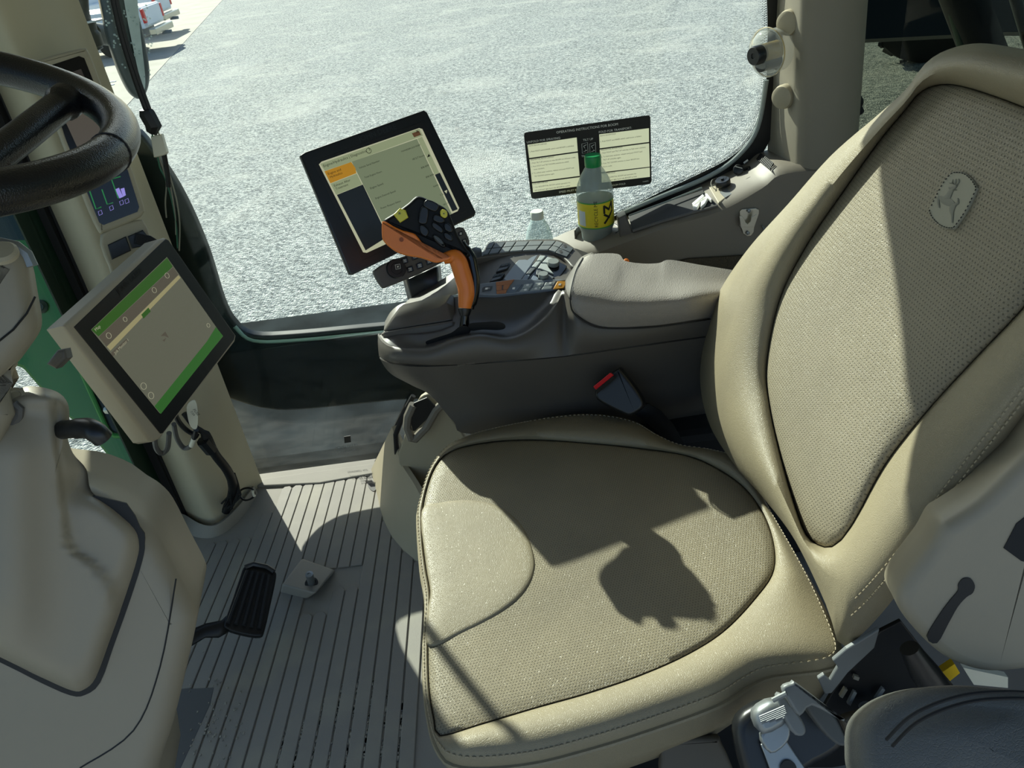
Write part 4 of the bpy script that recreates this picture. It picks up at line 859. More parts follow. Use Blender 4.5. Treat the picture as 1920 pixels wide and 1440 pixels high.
# =================================================================== MONITOR ON THE CONSOLE
def monitor_frame(px, ws, k): return quad_frame(px, [k * a for a in ws])
A3, B3, C3 = PW(563, 290, 1.585), PW(800, 207, 1.675), PW(658, 515, 1.635)
F = Frame(A3, B3 - A3, C3 - A3, (B3 - A3).length, (C3 - A3).length)
F.n = (B3 - A3).cross(C3 - A3).normalized()
if F.n.dot(CAM - A3) < 0: F.n = -F.n
mon = empty('display_monitor', PY(790, 560, 1.58), 'dark grey touch monitor showing an engine diagnostics page', 'monitor')
outer = [(563, 291), (572, 285), (795, 206), (801, 210), (893, 398), (890, 405), (664, 514), (656, 514)]
mb = puff(MB(), [on(F, u, v, .010) for u, v in outer], F.n, .022, .003, steps=2)
obj('bezel', mb, M['screen_bezel'], mon, smooth=40)
mb = puff(MB(), [on(F, u, v, -.012) for u, v in outer], F.n, .030, .010, steps=2)
obj('casing', mb, M['casing'], mon, smooth=40)
fr = [on(F, u, v, .0105) for u, v in [(586, 303), (795, 226), (876, 395), (678, 489)]]
obj('screen_surround', MB().prism(fr, F.n, .001), M['black'], mon, smooth=0, bevel=.0006)
scr = obj('screen', MB().prism([on(F, u, v, .0115) for u, v in [(598, 308), (603, 303), (786, 240), (792, 242), (861, 390), (858, 396), (688, 474), (681, 473)]], F.n, .001), M['scr_line'], mon, smooth=0)
SH = .0118
def S2(x, y): return (590 + x / 5.76, 230 + y / 5.76)
def sp2(pts, m, name, h): return obj(name, pp(F, MB(), [S2(*p) for p in pts], h), m, scr, smooth=0)
sp2([(60, 445), (1130, 65), (1170, 140), (395, 425), (110, 520)], M['scr_cream'], 'header_bar', SH)
sp2([(400, 422), (1105, 175), (1480, 985), (1000, 1160), (750, 1120)], M['scr_grey'], 'content_area', SH)
sp2([(1110, 172), (1160, 152), (1345, 540), (1295, 560)], M['scr_cream'], 'scroll_area', SH)
sp2([(1298, 562), (1352, 540), (1545, 935), (1488, 958)], M['scr_dark'], 'scroll_bar', SH)
sp2([(240, 780), (520, 668), (790, 1230), (550, 1380)], M['scr_dark'], 'menu_area', SH)
sp2([(105, 525), (395, 425), (440, 490), (450, 545), (170, 655)], M['scr_orange'], 'selected_tab', SH + .0002)
sp2([(172, 660), (455, 550), (512, 668), (232, 778)], M['scr_cream'], 'menu_tab', SH + .0002)
sp2([(1050, 115), (1125, 88), (1150, 130), (1075, 158)], M['key_brown'], 'close_button', SH + .0002)
tx = MB()
for s_, a, b in (('Engine/Hydraulics | Diagnostics', (92, 495), (548, 330)), ('Engine and', (140, 578), (278, 530)), ('Hydraulics', (160, 612), (292, 566)), ('Exhaust After', (205, 705), (378, 640)), ('Treatment', (222, 738), (355, 690)), ('Vehicle Serial Number', (472, 512), (692, 432)), ('Total Engine Hours', (530, 615), (715, 545)), ('Engine Speed', (592, 730), (728, 675)), ('Engine Desired Speed', (648, 838), (860, 752)), ('Power Request Status', (705, 945), (915, 858)), ('1NW4030RCK0190387', (925, 335), (1130, 262)), ('1812.7 hours', (1045, 420), (1172, 372)), ('898 RPM', (1138, 512), (1222, 478)), ('898 RPM', (1190, 612), (1275, 580)), ('RAMO', (1270, 710), (1325, 688)), ('1 %', (1345, 802), (1378, 790)), ('185.7 F', (1375, 905), (1428, 885))):
    ptext(F, tx, s_, S2(*a), S2(*b), SH + .0005)
ptext(F, tx, 'x', S2(1085, 125), S2(1110, 116), SH + .0006)
c = on(F, *S2(585, 303), SH + .0004); tx.tube([c + (F.ex * math.cos(a) + F.ey * math.sin(a)) * .0052 for a in [2 * math.pi * k / 20 for k in range(20)]], .0006, 4, True)
ptext(F, tx, 'i', S2(581, 318), S2(587, 316), SH + .0005)
pp(F, tx, [S2(1215, 375), S2(1232, 335), S2(1248, 362)], SH + .0004)
obj('screen_text', tx, M['scr_ink'], scr, smooth=0, kind='stuff')
obj('scroll_arrow', pp(F, MB(), [S2(1400, 740), S2(1432, 725), S2(1425, 765)], SH + .0004), M['scr_line'], scr, smooth=0)
nm = MB(); ptext(F, nm, 'JOHN DEERE', (672, 268), (742, 243), .0105); obj('maker_name', nm, mat('bezel_mark', '#2a3033', .4), mon, smooth=0)
# key bar under the monitor
bo = [(702, 512), (707, 503), (730, 490), (790, 468), (850, 430), (866, 426), (872, 430), (881, 452), (876, 464), (840, 486), (790, 512), (730, 537), (717, 537)]
BO = .012
bar = obj('key_bar', puff(MB(), [on(F, p.x, p.y, BO) for p in cr([V(a) for a in bo], 3, True)], F.n, .022, .004), M['casing'], mon, smooth=50, label='dark key bar with round dial under the screen')
c = on(F, 742, 504, BO); R_ = (on(F, 759, 499, BO) - c).length
dl = obj('dial', MB().lathe(c, F.n, [(R_, 0), (R_, .008), (R_ * .93, .010), (R_ * .6, .010), (R_ * .55, .009), (.0005, .009)], 32), M['black'], bar)
ic2 = MB()
def rr_icon(u, v, s_, h):
    P = [on(F, u + a * s_, v + b * s_, h) for a, b in ((-1, -.65), (.75, -1), (1, .6), (-.75, 1))]; ic2.tube(P, .0006, 4, True)
    ic2.tube([P[0].lerp(P[2], .3), P[0].lerp(P[2], .7)], .0006, 4); ic2.tube([P[1].lerp(P[3], .3), P[1].lerp(P[3], .7)], .0006, 4)
rr_icon(746, 500, 5, BO + .0105)
for u, v, w_ in ((759, 489, 9), (778, 481, 9), (769, 505, 9), (787, 498, 9), (805, 490, 9), (800, 472, 9), (822, 462, 9), (864, 438, 6), (871, 452, 6)):
    k_ = obj('bar_key', puff(MB(), [on(F, u + a * w_, v + b * w_, BO + .003) for a, b in ((-.75, -.35), (.45, -.85), (.8, .35), (-.45, .8))], F.n, .004, .001), M['gloss'], bar, smooth=40)
    rr_icon(u, v, w_ * .33, BO + .0036)
obj('key_symbols', ic2, M['white'], bar, smooth=0, kind='stuff')
obj('mount_post', MB().grid([[PY(u, v, y) for u, v, y in r] for r in [[(762, 520, 1.62), (770, 520, 1.60), (812, 500, 1.60), (818, 498, 1.64)], [(772, 560, 1.62), (779, 562, 1.60), (816, 540, 1.60), (822, 538, 1.64)], [(778, 590, 1.62), (786, 590, 1.60), (818, 570, 1.60), (824, 568, 1.64)]]]), M['black'], mon, smooth=30, solid=.01)

# =================================================================== STEERING WHEEL AND COLUMN
WC = V((-.519, .701, 1.3065)); a_, b_ = .313, -.04
WN = V((math.sin(a_) * math.cos(b_), math.sin(a_) * math.sin(b_), math.cos(a_))); W1 = WN.cross(V((0, 1, 0))).normalized(); W2 = WN.cross(W1)
wheel = empty('steering_wheel', WC - WN * .1, 'black leather-wrapped steering wheel at the left edge', 'steering wheel')
RW = .205
def wp(t_, r=RW, h=0): return WC + (W1 * math.cos(t_) + W2 * math.sin(t_)) * r + WN * h
rim = [wp(2 * math.pi * k / 96) for k in range(96)]
obj('rim', MB().tube(rim, .0172, 20, True), M['leatherblack'], wheel, smooth=80)
def px_of(P): q = P - CAM; w_ = q.dot(FW); return 960 + FPX * q.dot(CR) / w_, 720 - FPX * q.dot(CU) / w_
tt = min(range(720), key=lambda k: abs(px_of(wp(k * math.pi / 360))[0] - 108) + abs(px_of(wp(k * math.pi / 360))[1] - 160)) * math.pi / 360
ts = min(range(720), key=lambda k: abs(px_of(wp(k * math.pi / 360))[0] - 207) + abs(px_of(wp(k * math.pi / 360))[1] - 290)) * math.pi / 360
spk = [PN(u, v, WC - WN * h_, WN) for u, v, h_ in ((128, 186, .0), (98, 210, .006), (50, 248, .012), (0, 286, .018), (-80, 345, .026))]
obj('spoke', MB().tube(cr(spk, 6), [.0172] * 4 + [.0145] * (len(cr(spk, 6)) - 4), 14), M['leatherblack'], wheel, smooth=80)
for dt in (2.1, 4.2): obj('spoke', MB().tube([wp(tt + dt, .198, -.004), wp(tt + dt, .15, -.015), wp(tt + dt, .05, -.03)], .016, 12), M['leatherblack'], wheel, smooth=80)
obj('hub', MB().lathe(WC - WN * .06, WN, [(.03, 0), (.055, .02), (.06, .04), (.045, .052), (.001, .055)], 28), M['black'], wheel)
c = wp(ts); tn = (wp(ts + .01) - wp(ts - .01)).normalized(); e1 = (c - WC).normalized(); e2 = tn.cross(e1)
obj('rim_joint', MB().tube([c + (e1 * math.cos(k * .3142) + e2 * math.sin(k * .3142)) * .0174 for k in range(20)], .0008, 5, True), M['ink'], wheel)

colm = empty('steering_column', PY(0, 760, .8), 'tan plastic steering column shroud under the wheel', 'steering column')
cn2 = V((.45, -.8, .35)).normalized()
def CP(pts, y, k=3): return [PY(p.x, p.y, y) for p in cr([V(a) for a in pts], k, True)]
def CPn(pts, p0, n, h=0, k=3): return [PN(p.x, p.y, p0 + n * h, n) for p in cr([V(a) for a in pts], k, True)]
cp1 = PY(40, 570, .80)
obj('upper_shroud', puff(MB(), CPn([(-160, 430), (-60, 452), (4, 463), (34, 468), (50, 490), (60, 545), (68, 590), (66, 620), (46, 652), (14, 692), (-30, 720), (-160, 720)], cp1, cn2), cn2, .12, .022, steps=5), M['tan_hood'], colm, smooth=70)
obj('shroud_seam', MB().tube([PN(u, v, cp1 + cn2 * .0005, cn2) for u, v in [(66, 556), (50, 588), (25, 618), (-10, 646), (-60, 680)]], .0012, 5), M['ink'], colm)
obj('shroud_button', MB().lathe(PN(6, 478, cp1 + cn2 * -.006, cn2), V((.25, -.35, .9)), [(.016, 0), (.016, .005), (.013, .008), (.0005, .009)], 20), M['tan'], colm)
obj('shroud_gasket', MB().tube([PN(u, v, cp1 - cn2 * .02, cn2) for u, v in [(-40, 452), (0, 458), (30, 464), (48, 478), (58, 500)]], .008, 8), M['steel'], colm)
obj('neck', puff(MB(), CPn([(-140, 680), (-20, 690), (24, 684), (15, 705), (12, 740), (24, 772), (20, 790), (-20, 850), (-140, 900)], cp1, cn2, -.03), cn2, .08, .02, steps=4), M['tan_hood'], colm, smooth=70)

hood = empty('steering_console', PY(100, 1500, .8), 'tan moulded steering console in the lower left corner', 'console')
hn = V((.30, -.87, .40)).normalized(); hp0 = PY(250, 1150, .72)
obj('lower_shell', puff(MB(), CPn([(-260, 900), (60, 900), (172, 922), (230, 958), (262, 978), (291, 1010), (330, 1085), (364, 1150), (366, 1178), (352, 1245), (322, 1370), (294, 1455), (262, 1580), (-260, 1600)], hp0, hn), hn, .26, .030, steps=6), M['tan_hood'], hood, smooth=70)
U = [(-260, 760), (-60, 760), (30, 730), (62, 724), (106, 734), (127, 756), (130, 790), (126, 815), (137, 850), (162, 880), (172, 922), (215, 956), (252, 990), (262, 1018), (258, 1050), (235, 1122), (205, 1206), (180, 1272), (158, 1294), (135, 1296), (80, 1272), (0, 1232), (-260, 1110)]
obj('shroud_gap', MB().prism(CPn([(-260, 960), (180, 930), (262, 988), (271, 1020), (266, 1055), (243, 1128), (213, 1212), (188, 1280), (160, 1303), (132, 1304), (76, 1280), (-4, 1240), (-260, 1120)], hp0, hn, .0015), hn, .004), M['ink'], hood, smooth=0)
Uc = V((60, 1030)); Up = cr([V(a) for a in U], 4, True)
Lb = [V(a) for a in [(100, 700), (102, 800), (112, 880), (120, 950), (128, 1010), (140, 1036), (170, 1052), (200, 1085), (222, 1135), (232, 1200)]]
def sst(a, b, x): t_ = max(0, min(1, (x - a) / (b - a))); return t_ * t_ * (3 - 2 * t_)
def side_of(p):   # signed distance (pixels) left of the panel boundary
    best = 1e9; sg = 1
    for a, b in zip(Lb[:-1], Lb[1:]):
        ab = b - a; t_ = max(0, min(1, (p - a).dot(ab) / ab.dot(ab))); q = a + ab * t_; d_ = (p - q).length
        if d_ < best: best = d_; sg = 1 if (ab.x * (p.y - a.y) - ab.y * (p.x - a.x)) > 0 else -1
    return best * sg
def uh(p, f):
    h = .020 * (1 - max(0, (f - .80) / .20) ** 2.2)
    h += .012 * sst(-2, 5, side_of(p)) * (1 - sst(.93, 1, f))
    h += .030 * math.exp(-((p.x - 10) / 75) ** 2) * sst(740, 860, p.y) * (1 - sst(1120, 1290, p.y))
    h += .016 * (1 - sst(742, 778, p.y)) * (1 - sst(.95, 1, f))
    h -= .022 * math.exp(-((p.x - 150) / 26) ** 2 - ((p.y - 905) / 30) ** 2)
    return h
rows = [[PN(p.x, p.y, hp0 + hn * -.14, hn) for p in Up], [PN(p.x, p.y, hp0 + hn * .0, hn) for p in Up]]
for f in (1, .985, .965, .94, .91, .88, .84, .80, .75, .70, .65, .6, .54, .48, .42, .36, .3, .24, .18, .12, .06, .02):
    r_ = []
    for p in Up:
        q = Uc + (p - Uc) * f; r_.append(PN(q.x, q.y, hp0 + hn * (uh(q, f) + .0), hn))
    rows.append(r_)
obj('upper_shell', MB().grid(rows, True, True, True), M['tan_hood'], hood, smooth=80)
def HP(u, v, h=.0125): return PN(u, v, hp0 + hn * h, hn)
for ln in ([(40, 776), (78, 776), (98, 790), (104, 810), (112, 880), (120, 950), (128, 1010), (140, 1036), (170, 1052), (200, 1085), (216, 1120)], [(330, 1085), (300, 1250), (250, 1370), (150, 1440)]):
    obj('panel_seam', MB().tube([HP(p.x, p.y, uh(V((p.x, p.y)), min(.9, .9)) - .004 if ln[0][0] < 110 else .0002) for p in cr([V(a) for a in ln], 5)], .0011, 5), M['ink'], hood)
obj('screw_recess', MB().lathe(HP(27, 744, .030), V((.2, -.4, .9)), [(.012, 0), (.012, .002), (.008, .002), (.007, .0005), (.0005, .0005)], 20), M['tan'], hood)
obj('column_collar', MB().tube([HP(u, v, .040) for u, v in [(-40, 850), (10, 812), (34, 780), (36, 768), (24, 758)]], .006, 8), M['casing'], hood)
lv = obj('column_lever', MB().tube(cr([PY(118, 806, .80), PY(140, 804, .79), PY(165, 803, .78), PY(182, 812, .77), PY(193, 822, .77)], 4), [.0115] * 5 + [.0125] * 8 + [.012] * 4, 14), M['black'], smooth=80); tag(lv, 'short black bent lever on the right of the steering console', 'lever')

# =================================================================== POST DISPLAY
pn = V((.50, -.82, .28)).normalized(); pp0 = PY(200, 300, 1.60)
class PF: pass
FP = PF(); FP.O, FP.n = pp0, pn
pdsp = empty('post_display', on(FP, 200, 440, -.03), 'narrow gauge display with black glass mounted up the front post', 'display')
obj('housing', puff(MB(), [on(FP, p.x, p.y, 0) for p in cr([V(a) for a in [(58, 120), (70, 112), (150, 90), (166, 96), (180, 130), (206, 202), (240, 295), (270, 385), (269, 400), (255, 412), (198, 435), (184, 430), (160, 378), (120, 275), (75, 160)]], 3, True)], pn, .035, .006), M['tan'], pdsp, smooth=50)
pg = obj('display_glass', MB().prism([on(FP, u, v, .0008) for u, v in [(78, 128), (148, 105), (158, 109), (200, 215), (234, 302), (261, 388), (258, 397), (194, 422), (186, 417), (165, 365), (125, 265)]], pn, .001), M['scr_black'], pdsp, smooth=0)
obj('display_area', pp(FP, MB(), [(120, 222), (182, 202), (206, 262), (148, 283)], .0014), emis('display_grey', '#5c564c', .6), pg, smooth=0)
obj('display_area', pp(FP, MB(), [(132, 136), (152, 129), (164, 158), (142, 166)], .0014), emis('display_grey2', '#3c3833', .5), pg, smooth=0)
gm = MB()
for ch in ([(167, 355), (180, 392), (190, 388)], [(191, 355), (201, 383), (212, 380)], [(222, 372), (209, 336), (226, 331)]): gm.tube([on(FP, u, v, .0012) for u, v in ch], .0012, 4)
obj('gauge_scale', gm, M['scr_gauge'], pg, smooth=0)
for q in ([(216, 355), (223, 352), (231, 369), (224, 372)], [(226, 354), (233, 352), (236, 366), (231, 369)]): obj('gauge_bar', pp(FP, MB(), q, .0014), M['scr_purple'], pg, smooth=0)
im = MB()
for u, v in ((188, 399), (209, 390), (228, 380), (238, 377)):
    im.tube([on(FP, u + a, v + b, .0014) for a, b in ((-4, -2), (2, -5), (4, 2), (-2, 5))], .0005, 4, True)
obj('gauge_symbols', im, M['scr_purple'], pg, smooth=0)
# blank switch plate below
plt = empty('switch_plate', on(FP, 230, 480, -.03), 'tan plate with two black switch blanks below the post display', 'switch panel')
obj('plate', puff(MB(), [on(FP, p.x, p.y, -.004) for p in cr([V(a) for a in [(190, 440), (258, 412), (272, 420), (281, 440), (300, 500), (225, 530), (205, 500)]], 3, True)], pn, .03, .005), M['tan'], plt, smooth=50)
obj('switch_blank', puff(MB(), [on(FP, u, v, .0) for u, v in [(202, 459), (236, 443), (246, 470), (210, 487)]], pn, .006, .002), M['black'], plt, smooth=40)
obj('switch_blank', puff(MB(), [on(FP, u, v, .002) for u, v in [(240, 443), (268, 431), (282, 448), (280, 460), (248, 466)]], pn, .01, .002), M['black'], plt, smooth=40)
obj('connector_plug', puff(MB(), [on(FP, u, v, .012) for u, v in [(255, 436), (283, 442), (296, 450), (270, 460), (252, 456)]], pn, .02, .003), M['rubber'], plt, smooth=40)

# =================================================================== TAN MONITOR
F1m = quad_frame([(171, 618), (313, 482), (418, 631), (300, 775)], [1.28 * a for a in (1, 1.135, 1.218, 1.084)])
mt_ = empty('guidance_monitor', on(F1m, 300, 840, -.06), 'tan-cased touch monitor with green map screen at the front post', 'monitor')
oc = [(119, 611), (126, 604), (300, 448), (310, 445), (318, 450), (444, 629), (442, 640), (302, 822), (290, 828), (280, 826)]
obj('casing', puff(MB(), [on(F1m, p[0], p[1], .004) for p in oc], F1m.n, .045, .006, steps=3), M['casing_tan'], mt_, smooth=40)
obj('bezel', MB().prism([on(F1m, u, v, .0052) for u, v in [(139, 613), (311, 448), (316, 450), (441, 629), (439, 637), (306, 812), (301, 813)]], F1m.n, .002), M['screen_bezel'], mt_, smooth=0, bevel=.0008)
sg = obj('screen', MB().prism([on(F1m, u, v, .0058) for u, v in [(171, 618), (313, 482), (418, 631), (300, 775)]], F1m.n, .001), M['scr_map'], mt_, smooth=0)
def G1(x, y): return (x / 3, 400 + y / 3)
def sg1(pts, m, name, h=.0064): return obj(name, pp(F1m, MB(), [G1(*p) for p in pts], h), m, sg, smooth=0)
sg1([(515, 655), (940, 250), (972, 300), (555, 692)], M['scr_green'], 'title_band')
sg1([(557, 694), (975, 303), (1003, 345), (600, 748)], M['scr_bar'], 'tool_band')
sg1([(602, 750), (1004, 348), (1016, 362), (622, 772)], emis('screen_pale_band', '#a39c72', .7), 'pale_band')
sg1([(870, 1085), (1165, 720), (1215, 640), (1255, 690), (905, 1128)], emis('screen_green_low', '#3f7a38', .5), 'ground_band')
sg1([(795, 570), (835, 530), (848, 552), (808, 592)], M['scr_green'], 'green_tab', .0066)
sg1([(625, 785), (712, 705), (718, 722), (635, 805)], M['scr_bar'], 'text_tab', .0066)
tg = MB(); ptext(F1m, tg, 'Map', G1(525, 668), G1(552, 645), .0068); ptext(F1m, tg, 'Job Monitor 1', G1(632, 798), G1(710, 722), .007)
def ringi(cx, cy, r_):
    c = on(F1m, *G1(cx, cy), .0068); tg.tube([c + (F1m.ex * math.cos(k * .524) + F1m.ey * math.sin(k * .524)) * r_ for k in range(12)], .0004, 4, True)
for cx, cy, r_ in ((612, 688, .005), (868, 432, .005), (940, 350, .005), (808, 972, .006), (850, 1025, .006), (1172, 630, .004), (704, 596, .004)): ringi(cx, cy, r_)
obj('screen_symbols', tg, emis('screen_symbol', '#b9b89a', .6), sg, smooth=0)
ar = MB()
pp(F1m, ar, [G1(905, 690), G1(930, 665), G1(950, 700), G1(928, 690)], .0068); pp(F1m, ar, [G1(915, 715), G1(935, 700), G1(925, 722)], .0068)
obj('position_arrow', ar, M['scr_bar'], sg, smooth=0)
nm = MB(); ptext(F1m, nm, 'JOHN DEERE', (218, 553), (262, 508), .006); obj('maker_name', nm, mat('bezel_mark2', '#05080a', .3), mt_, smooth=0)
obj('bracket', puff(MB(), [on(F1m, u, v, -.05) for u, v in [(225, 640), (330, 560), (360, 620), (300, 720), (240, 720)]], F1m.n, .07, .01), M['black'], mt_, smooth=40)
obj('bracket_arm', MB().tube([on(F1m, 300, 640, -.10), V((-.78, 1.50, .62)), V((-.86, 1.66, .60))], .02, 12), M['black'], mt_)
obj('locking_tab', puff(MB(), [PY(u, v, .95) for u, v in [(89, 682), (104, 657), (117, 655), (124, 672), (108, 691)]], V((.2, -.9, .4)), .03, .004), M['casing'], mt_, smooth=40)

# =================================================================== WIRING
har = empty('wiring_harness', PZ(420, 960, 0), 'black taped wiring harness running down the front post to the floor', 'wiring')
hy = [(345, 775, 1.60), (365, 800, 1.60), (385, 815, 1.61), (402, 850, 1.62), (425, 880, 1.64), (436, 905, 1.66), (436, 925, 1.68), (430, 945, 1.69), (422, 958, 1.69)]
obj('taped_trunk', MB().tube(cr([PY(*a) for a in hy], 4), [.007] * 8 + [.012] * 12 + [.013] * 13, 12), M['wire'], har, smooth=60)
for k in range(7):
    o_ = [(430 + random.uniform(-3, 12), 895 + random.uniform(-8, 8), 1.66)] + [(438 + random.uniform(-8, 14), 925 + random.uniform(-6, 6), 1.665)] + [(424 + random.uniform(-10, 12), 950 + random.uniform(-6, 8), 1.67)]
    obj('loose_wire', MB().tube(cr([PY(*a) for a in o_], 5), .0028, 6), M['wire'], har)
obj('cable_loop', MB().tube(cr([PY(*a) for a in [(446, 925, 1.70), (455, 917, 1.70), (468, 915, 1.69), (477, 922, 1.68), (474, 933, 1.68), (460, 938, 1.69), (448, 930, 1.70)]], 5), .0028, 6), M['wire'], har)
obj('loop_tag', MB().tube([PY(474, 920, 1.679), PY(477, 930, 1.679)], .0042, 8), M['wire_white'], har)
obj('connector', MB().tube([PY(380, 826, 1.60), PY(396, 845, 1.61)], .016, 8), M['black'], har, smooth=0)
obj('cable', MB().tube(cr([PY(*a) for a in [(322, 760, 1.52), (335, 790, 1.56), (352, 808, 1.60), (372, 818, 1.60)]], 5), .006, 8), M['wire'], har)
obj('cable', MB().tube(cr([PY(*a) for a in [(290, 812, 1.45), (292, 838, 1.48), (303, 850, 1.50), (314, 840, 1.50), (317, 812, 1.48)]], 5), .006, 8), M['casing'], har)
obj('cable', MB().tube(cr([PY(*a) for a in [(326, 795, 1.58), (332, 822, 1.60), (345, 840, 1.61), (358, 835, 1.60), (364, 815, 1.60)]], 5), .006, 8), M['casing'], har)
tg_ = empty('cable_tag', PY(362, 800, 1.58), 'white printed cable tag hanging below the tan monitor', 'tag')
obj('tag_sheet', MB().prism([PY(p.x, p.y, 1.575) for p in cr([V(a) for a in [(350, 765), (358, 753), (367, 753), (371, 775), (370, 800), (364, 805), (355, 795)]], 3, True)], (.3, -.9, 0), .003), M['wire_white'], tg_, smooth=0)
tl = MB(); text_into(tl, 'FUSE', PY(361, 768, 1.570), V((.25, .1, -.95)), V((.95, 0, .2)), .010); text_into(tl, '7.5A', PY(356, 772, 1.570), V((.25, .1, -.95)), V((.95, 0, .2)), .008); obj('tag_print', tl, M['ink'], tg_, smooth=0)
obj('tag_sleeve', MB().tube([PY(368, 806, 1.585), PY(364, 822, 1.59)], .006, 8), M['wire'], tg_); obj('tag_cuff', MB().tube([PY(364, 822, 1.59), PY(359, 836, 1.595)], .0065, 10), M['wire_white'], tg_)
# hanging lead by the window
hw = empty('hanging_lead', PY(295, 300, 1.78), 'black lead with white plug hanging in front of the mirror', 'wiring')
for dx, r_ in ((0, .0065), (6, .005)):
    obj('lead', MB().tube(cr([PY(200 + dx, -60, 1.78), PY(226 + dx, 60, 1.78), PY(254 + dx, 150, 1.78), PY(276 + dx, 210, 1.78)], 5), r_, 8), M['wire'], hw)
obj('black_plug', MB().tube([PY(273, 205, 1.78), PY(276, 214, 1.78), PY(288, 236, 1.78), PY(284, 248, 1.78)], [.014, .018, .018, .012], 8), M['wire'], hw, smooth=30)
obj('white_plug', puff(MB(), [PY(u, v, 1.775) for u, v in [(280, 254), (300, 250), (313, 285), (308, 291), (290, 295)]], V((.1, -.95, .3)), .02, .003), M['wire_white'], hw, smooth=30)
for k, (pts, m_) in enumerate((([(282, 236), (284, 246), (286, 256)], 'wire_green'), ([(288, 238), (291, 246), (294, 254)], 'wire_tan'), ([(293, 236), (296, 246), (299, 254)], 'wire_tan'), ([(298, 292), (302, 305), (307, 320), (312, 345), (310, 380), (312, 408)], 'wire_tan'), ([(303, 291), (308, 310), (318, 340), (328, 400), (330, 440)], 'wire_tan'), ([(306, 291), (314, 315), (330, 370), (337, 420), (336, 470)], 'wire_tan'), ([(296, 294), (300, 315), (310, 335), (322, 375), (330, 420), (333, 465)], 'wire_green'), ([(308, 290), (314, 325), (316, 350)], 'wire'))):
    obj('thin_wire', MB().tube(cr([PY(u, v, 1.78) for u, v in pts], 5), .0018 if m_ != 'wire' else .006, 6), M[m_], hw)

# =================================================================== PEDAL AND FOOT SWITCH
pdl = empty('foot_pedal', PZ(470, 1190, 0), 'black ribbed foot pedal on an arm from the steering console', 'pedal')
qn = V((.38, -.25, .89)).normalized(); qp = PZ(470, 1120, .13)
class QF: pass
FQ = QF(); FQ.O, FQ.n = qp, qn
obj('pedal_plate', puff(MB(), [on(FQ, p.x, p.y, 0) for p in cr([V(a) for a in [(456, 1064), (470, 1058), (500, 1062), (515, 1070), (518, 1082), (508, 1130), (497, 1178), (488, 1192), (455, 1188), (424, 1178), (421, 1165), (436, 1120), (448, 1085)]], 3, True)], qn, .016, .004), M['blacksteel'], pdl, smooth=50)
for k in range(5):
    f = k / 4; a = V((464 + 41 * f, 1070 + 8 * f)); b_ = V((428 + 58 * f, 1168 + 10 * f))
    obj('tread_bar', MB().tube([on(FQ, a.x, a.y, .003), on(FQ, b_.x, b_.y, .003)], .0048, 6), M['rubber'], pdl, smooth=0)
obj('tread_lip', MB().tube([on(FQ, u, v, .003) for u, v in [(460, 1064), (475, 1058), (500, 1063), (514, 1072)]], .006, 8), M['black'], pdl)
obj('pedal_arm', MB().grid([[on(FQ, u, v, -.01) for u, v in r] for r in [[(432, 1150), (428, 1166), (428, 1186)], [(415, 1166), (412, 1172), (410, 1196)], [(385, 1172), (384, 1180), (385, 1196)], [(352, 1186), (352, 1196), (355, 1214)], [(320, 1215), (320, 1225), (322, 1240)]]]), M['blacksteel'], pdl, smooth=60, solid=.008)
fs = empty('foot_switch', PZ(578, 1100, 0), 'tan wedge-shaped foot switch with steel stud on the floor', 'foot switch')
top4 = [PZ(566, 1047, .012), PZ(628, 1068, .014), PZ(592, 1113, .040), PZ(528, 1096, .040)]; bot4 = [PZ(566, 1047, .0), PZ(630, 1072, .0), PZ(575, 1124, .0), PZ(524, 1112, .0)]
obj('wedge', MB().add(top4 + bot4, [(0, 1, 2, 3), (4, 7, 6, 5), (0, 4, 5, 1), (1, 5, 6, 2), (2, 6, 7, 3), (3, 7, 4, 0)]), M['rib'], fs, smooth=0, bevel=.006, seg=3)
ax = V((.12, -.15, 1)).normalized(); c = PZ(584, 1093, .034)
obj('stud_socket', MB().lathe(c - ax * .003, ax, [(.016, 0), (.016, .004), (.011, .005), (.011, .001), (.0005, .001)], 20), M['ink'], fs)
obj('stud', MB().lathe(c - ax * .004, ax, [(.009, 0), (.009, .032), (.0095, .033), (.0095, .040), (.004, .041), (.0035, .039), (.0005, .039)], 20), M['steel'], fs)

# =================================================================== SEAT RISER AND LOWER PANEL
floor_c = cr([PZ(u, v, 0) for u, v in [(694, 884), (706, 930), (716, 970), (735, 1010), (768, 1045), (815, 1075)]], 4)
top_c = cr([PZ(u, v, z) for u, v, z in [(735, 800, .16), (744, 838, .16), (752, 868, .16), (775, 905, .155), (800, 945, .15), (850, 985, .15)]], 4)
struct('trim_9', MB().grid([floor_c, [p.lerp(q, .5) for p, q in zip(floor_c, top_c)], top_c, [p + V((.012, .004, .0)) for p in top_c], [p + V((.02, .01, -.06)) for p in top_c]]), M['tan'], smooth=60)
tri = [PY(692, 890, 1.84), PY(735, 798, 1.84), PY(742, 810, 1.80), PY(725, 870, 1.74), PY(716, 972, 1.70), PY(700, 905, 1.80)]
sp_ = empty('lower_side_panel', PY(800, 900, 1.66), kind='structure')
lp = [(742, 880), (748, 840), (772, 770), (790, 748), (812, 752), (862, 800), (905, 860), (905, 960), (830, 990), (795, 935)]
obj('panel_skin', puff(MB(), [PY(p.x, p.y, 1.60) for p in cr([V(a) for a in lp], 2, True)], V((-.25, -.95, .1)), .02, .004), M['tan'], sp_, smooth=50)
obj('pocket_frame', MB().tube([PY(u, v, 1.592) for u, v in [(775, 758), (765, 780), (763, 800), (771, 822), (777, 824), (800, 800), (818, 768), (830, 757)]], .011, 8), M['side'], sp_)
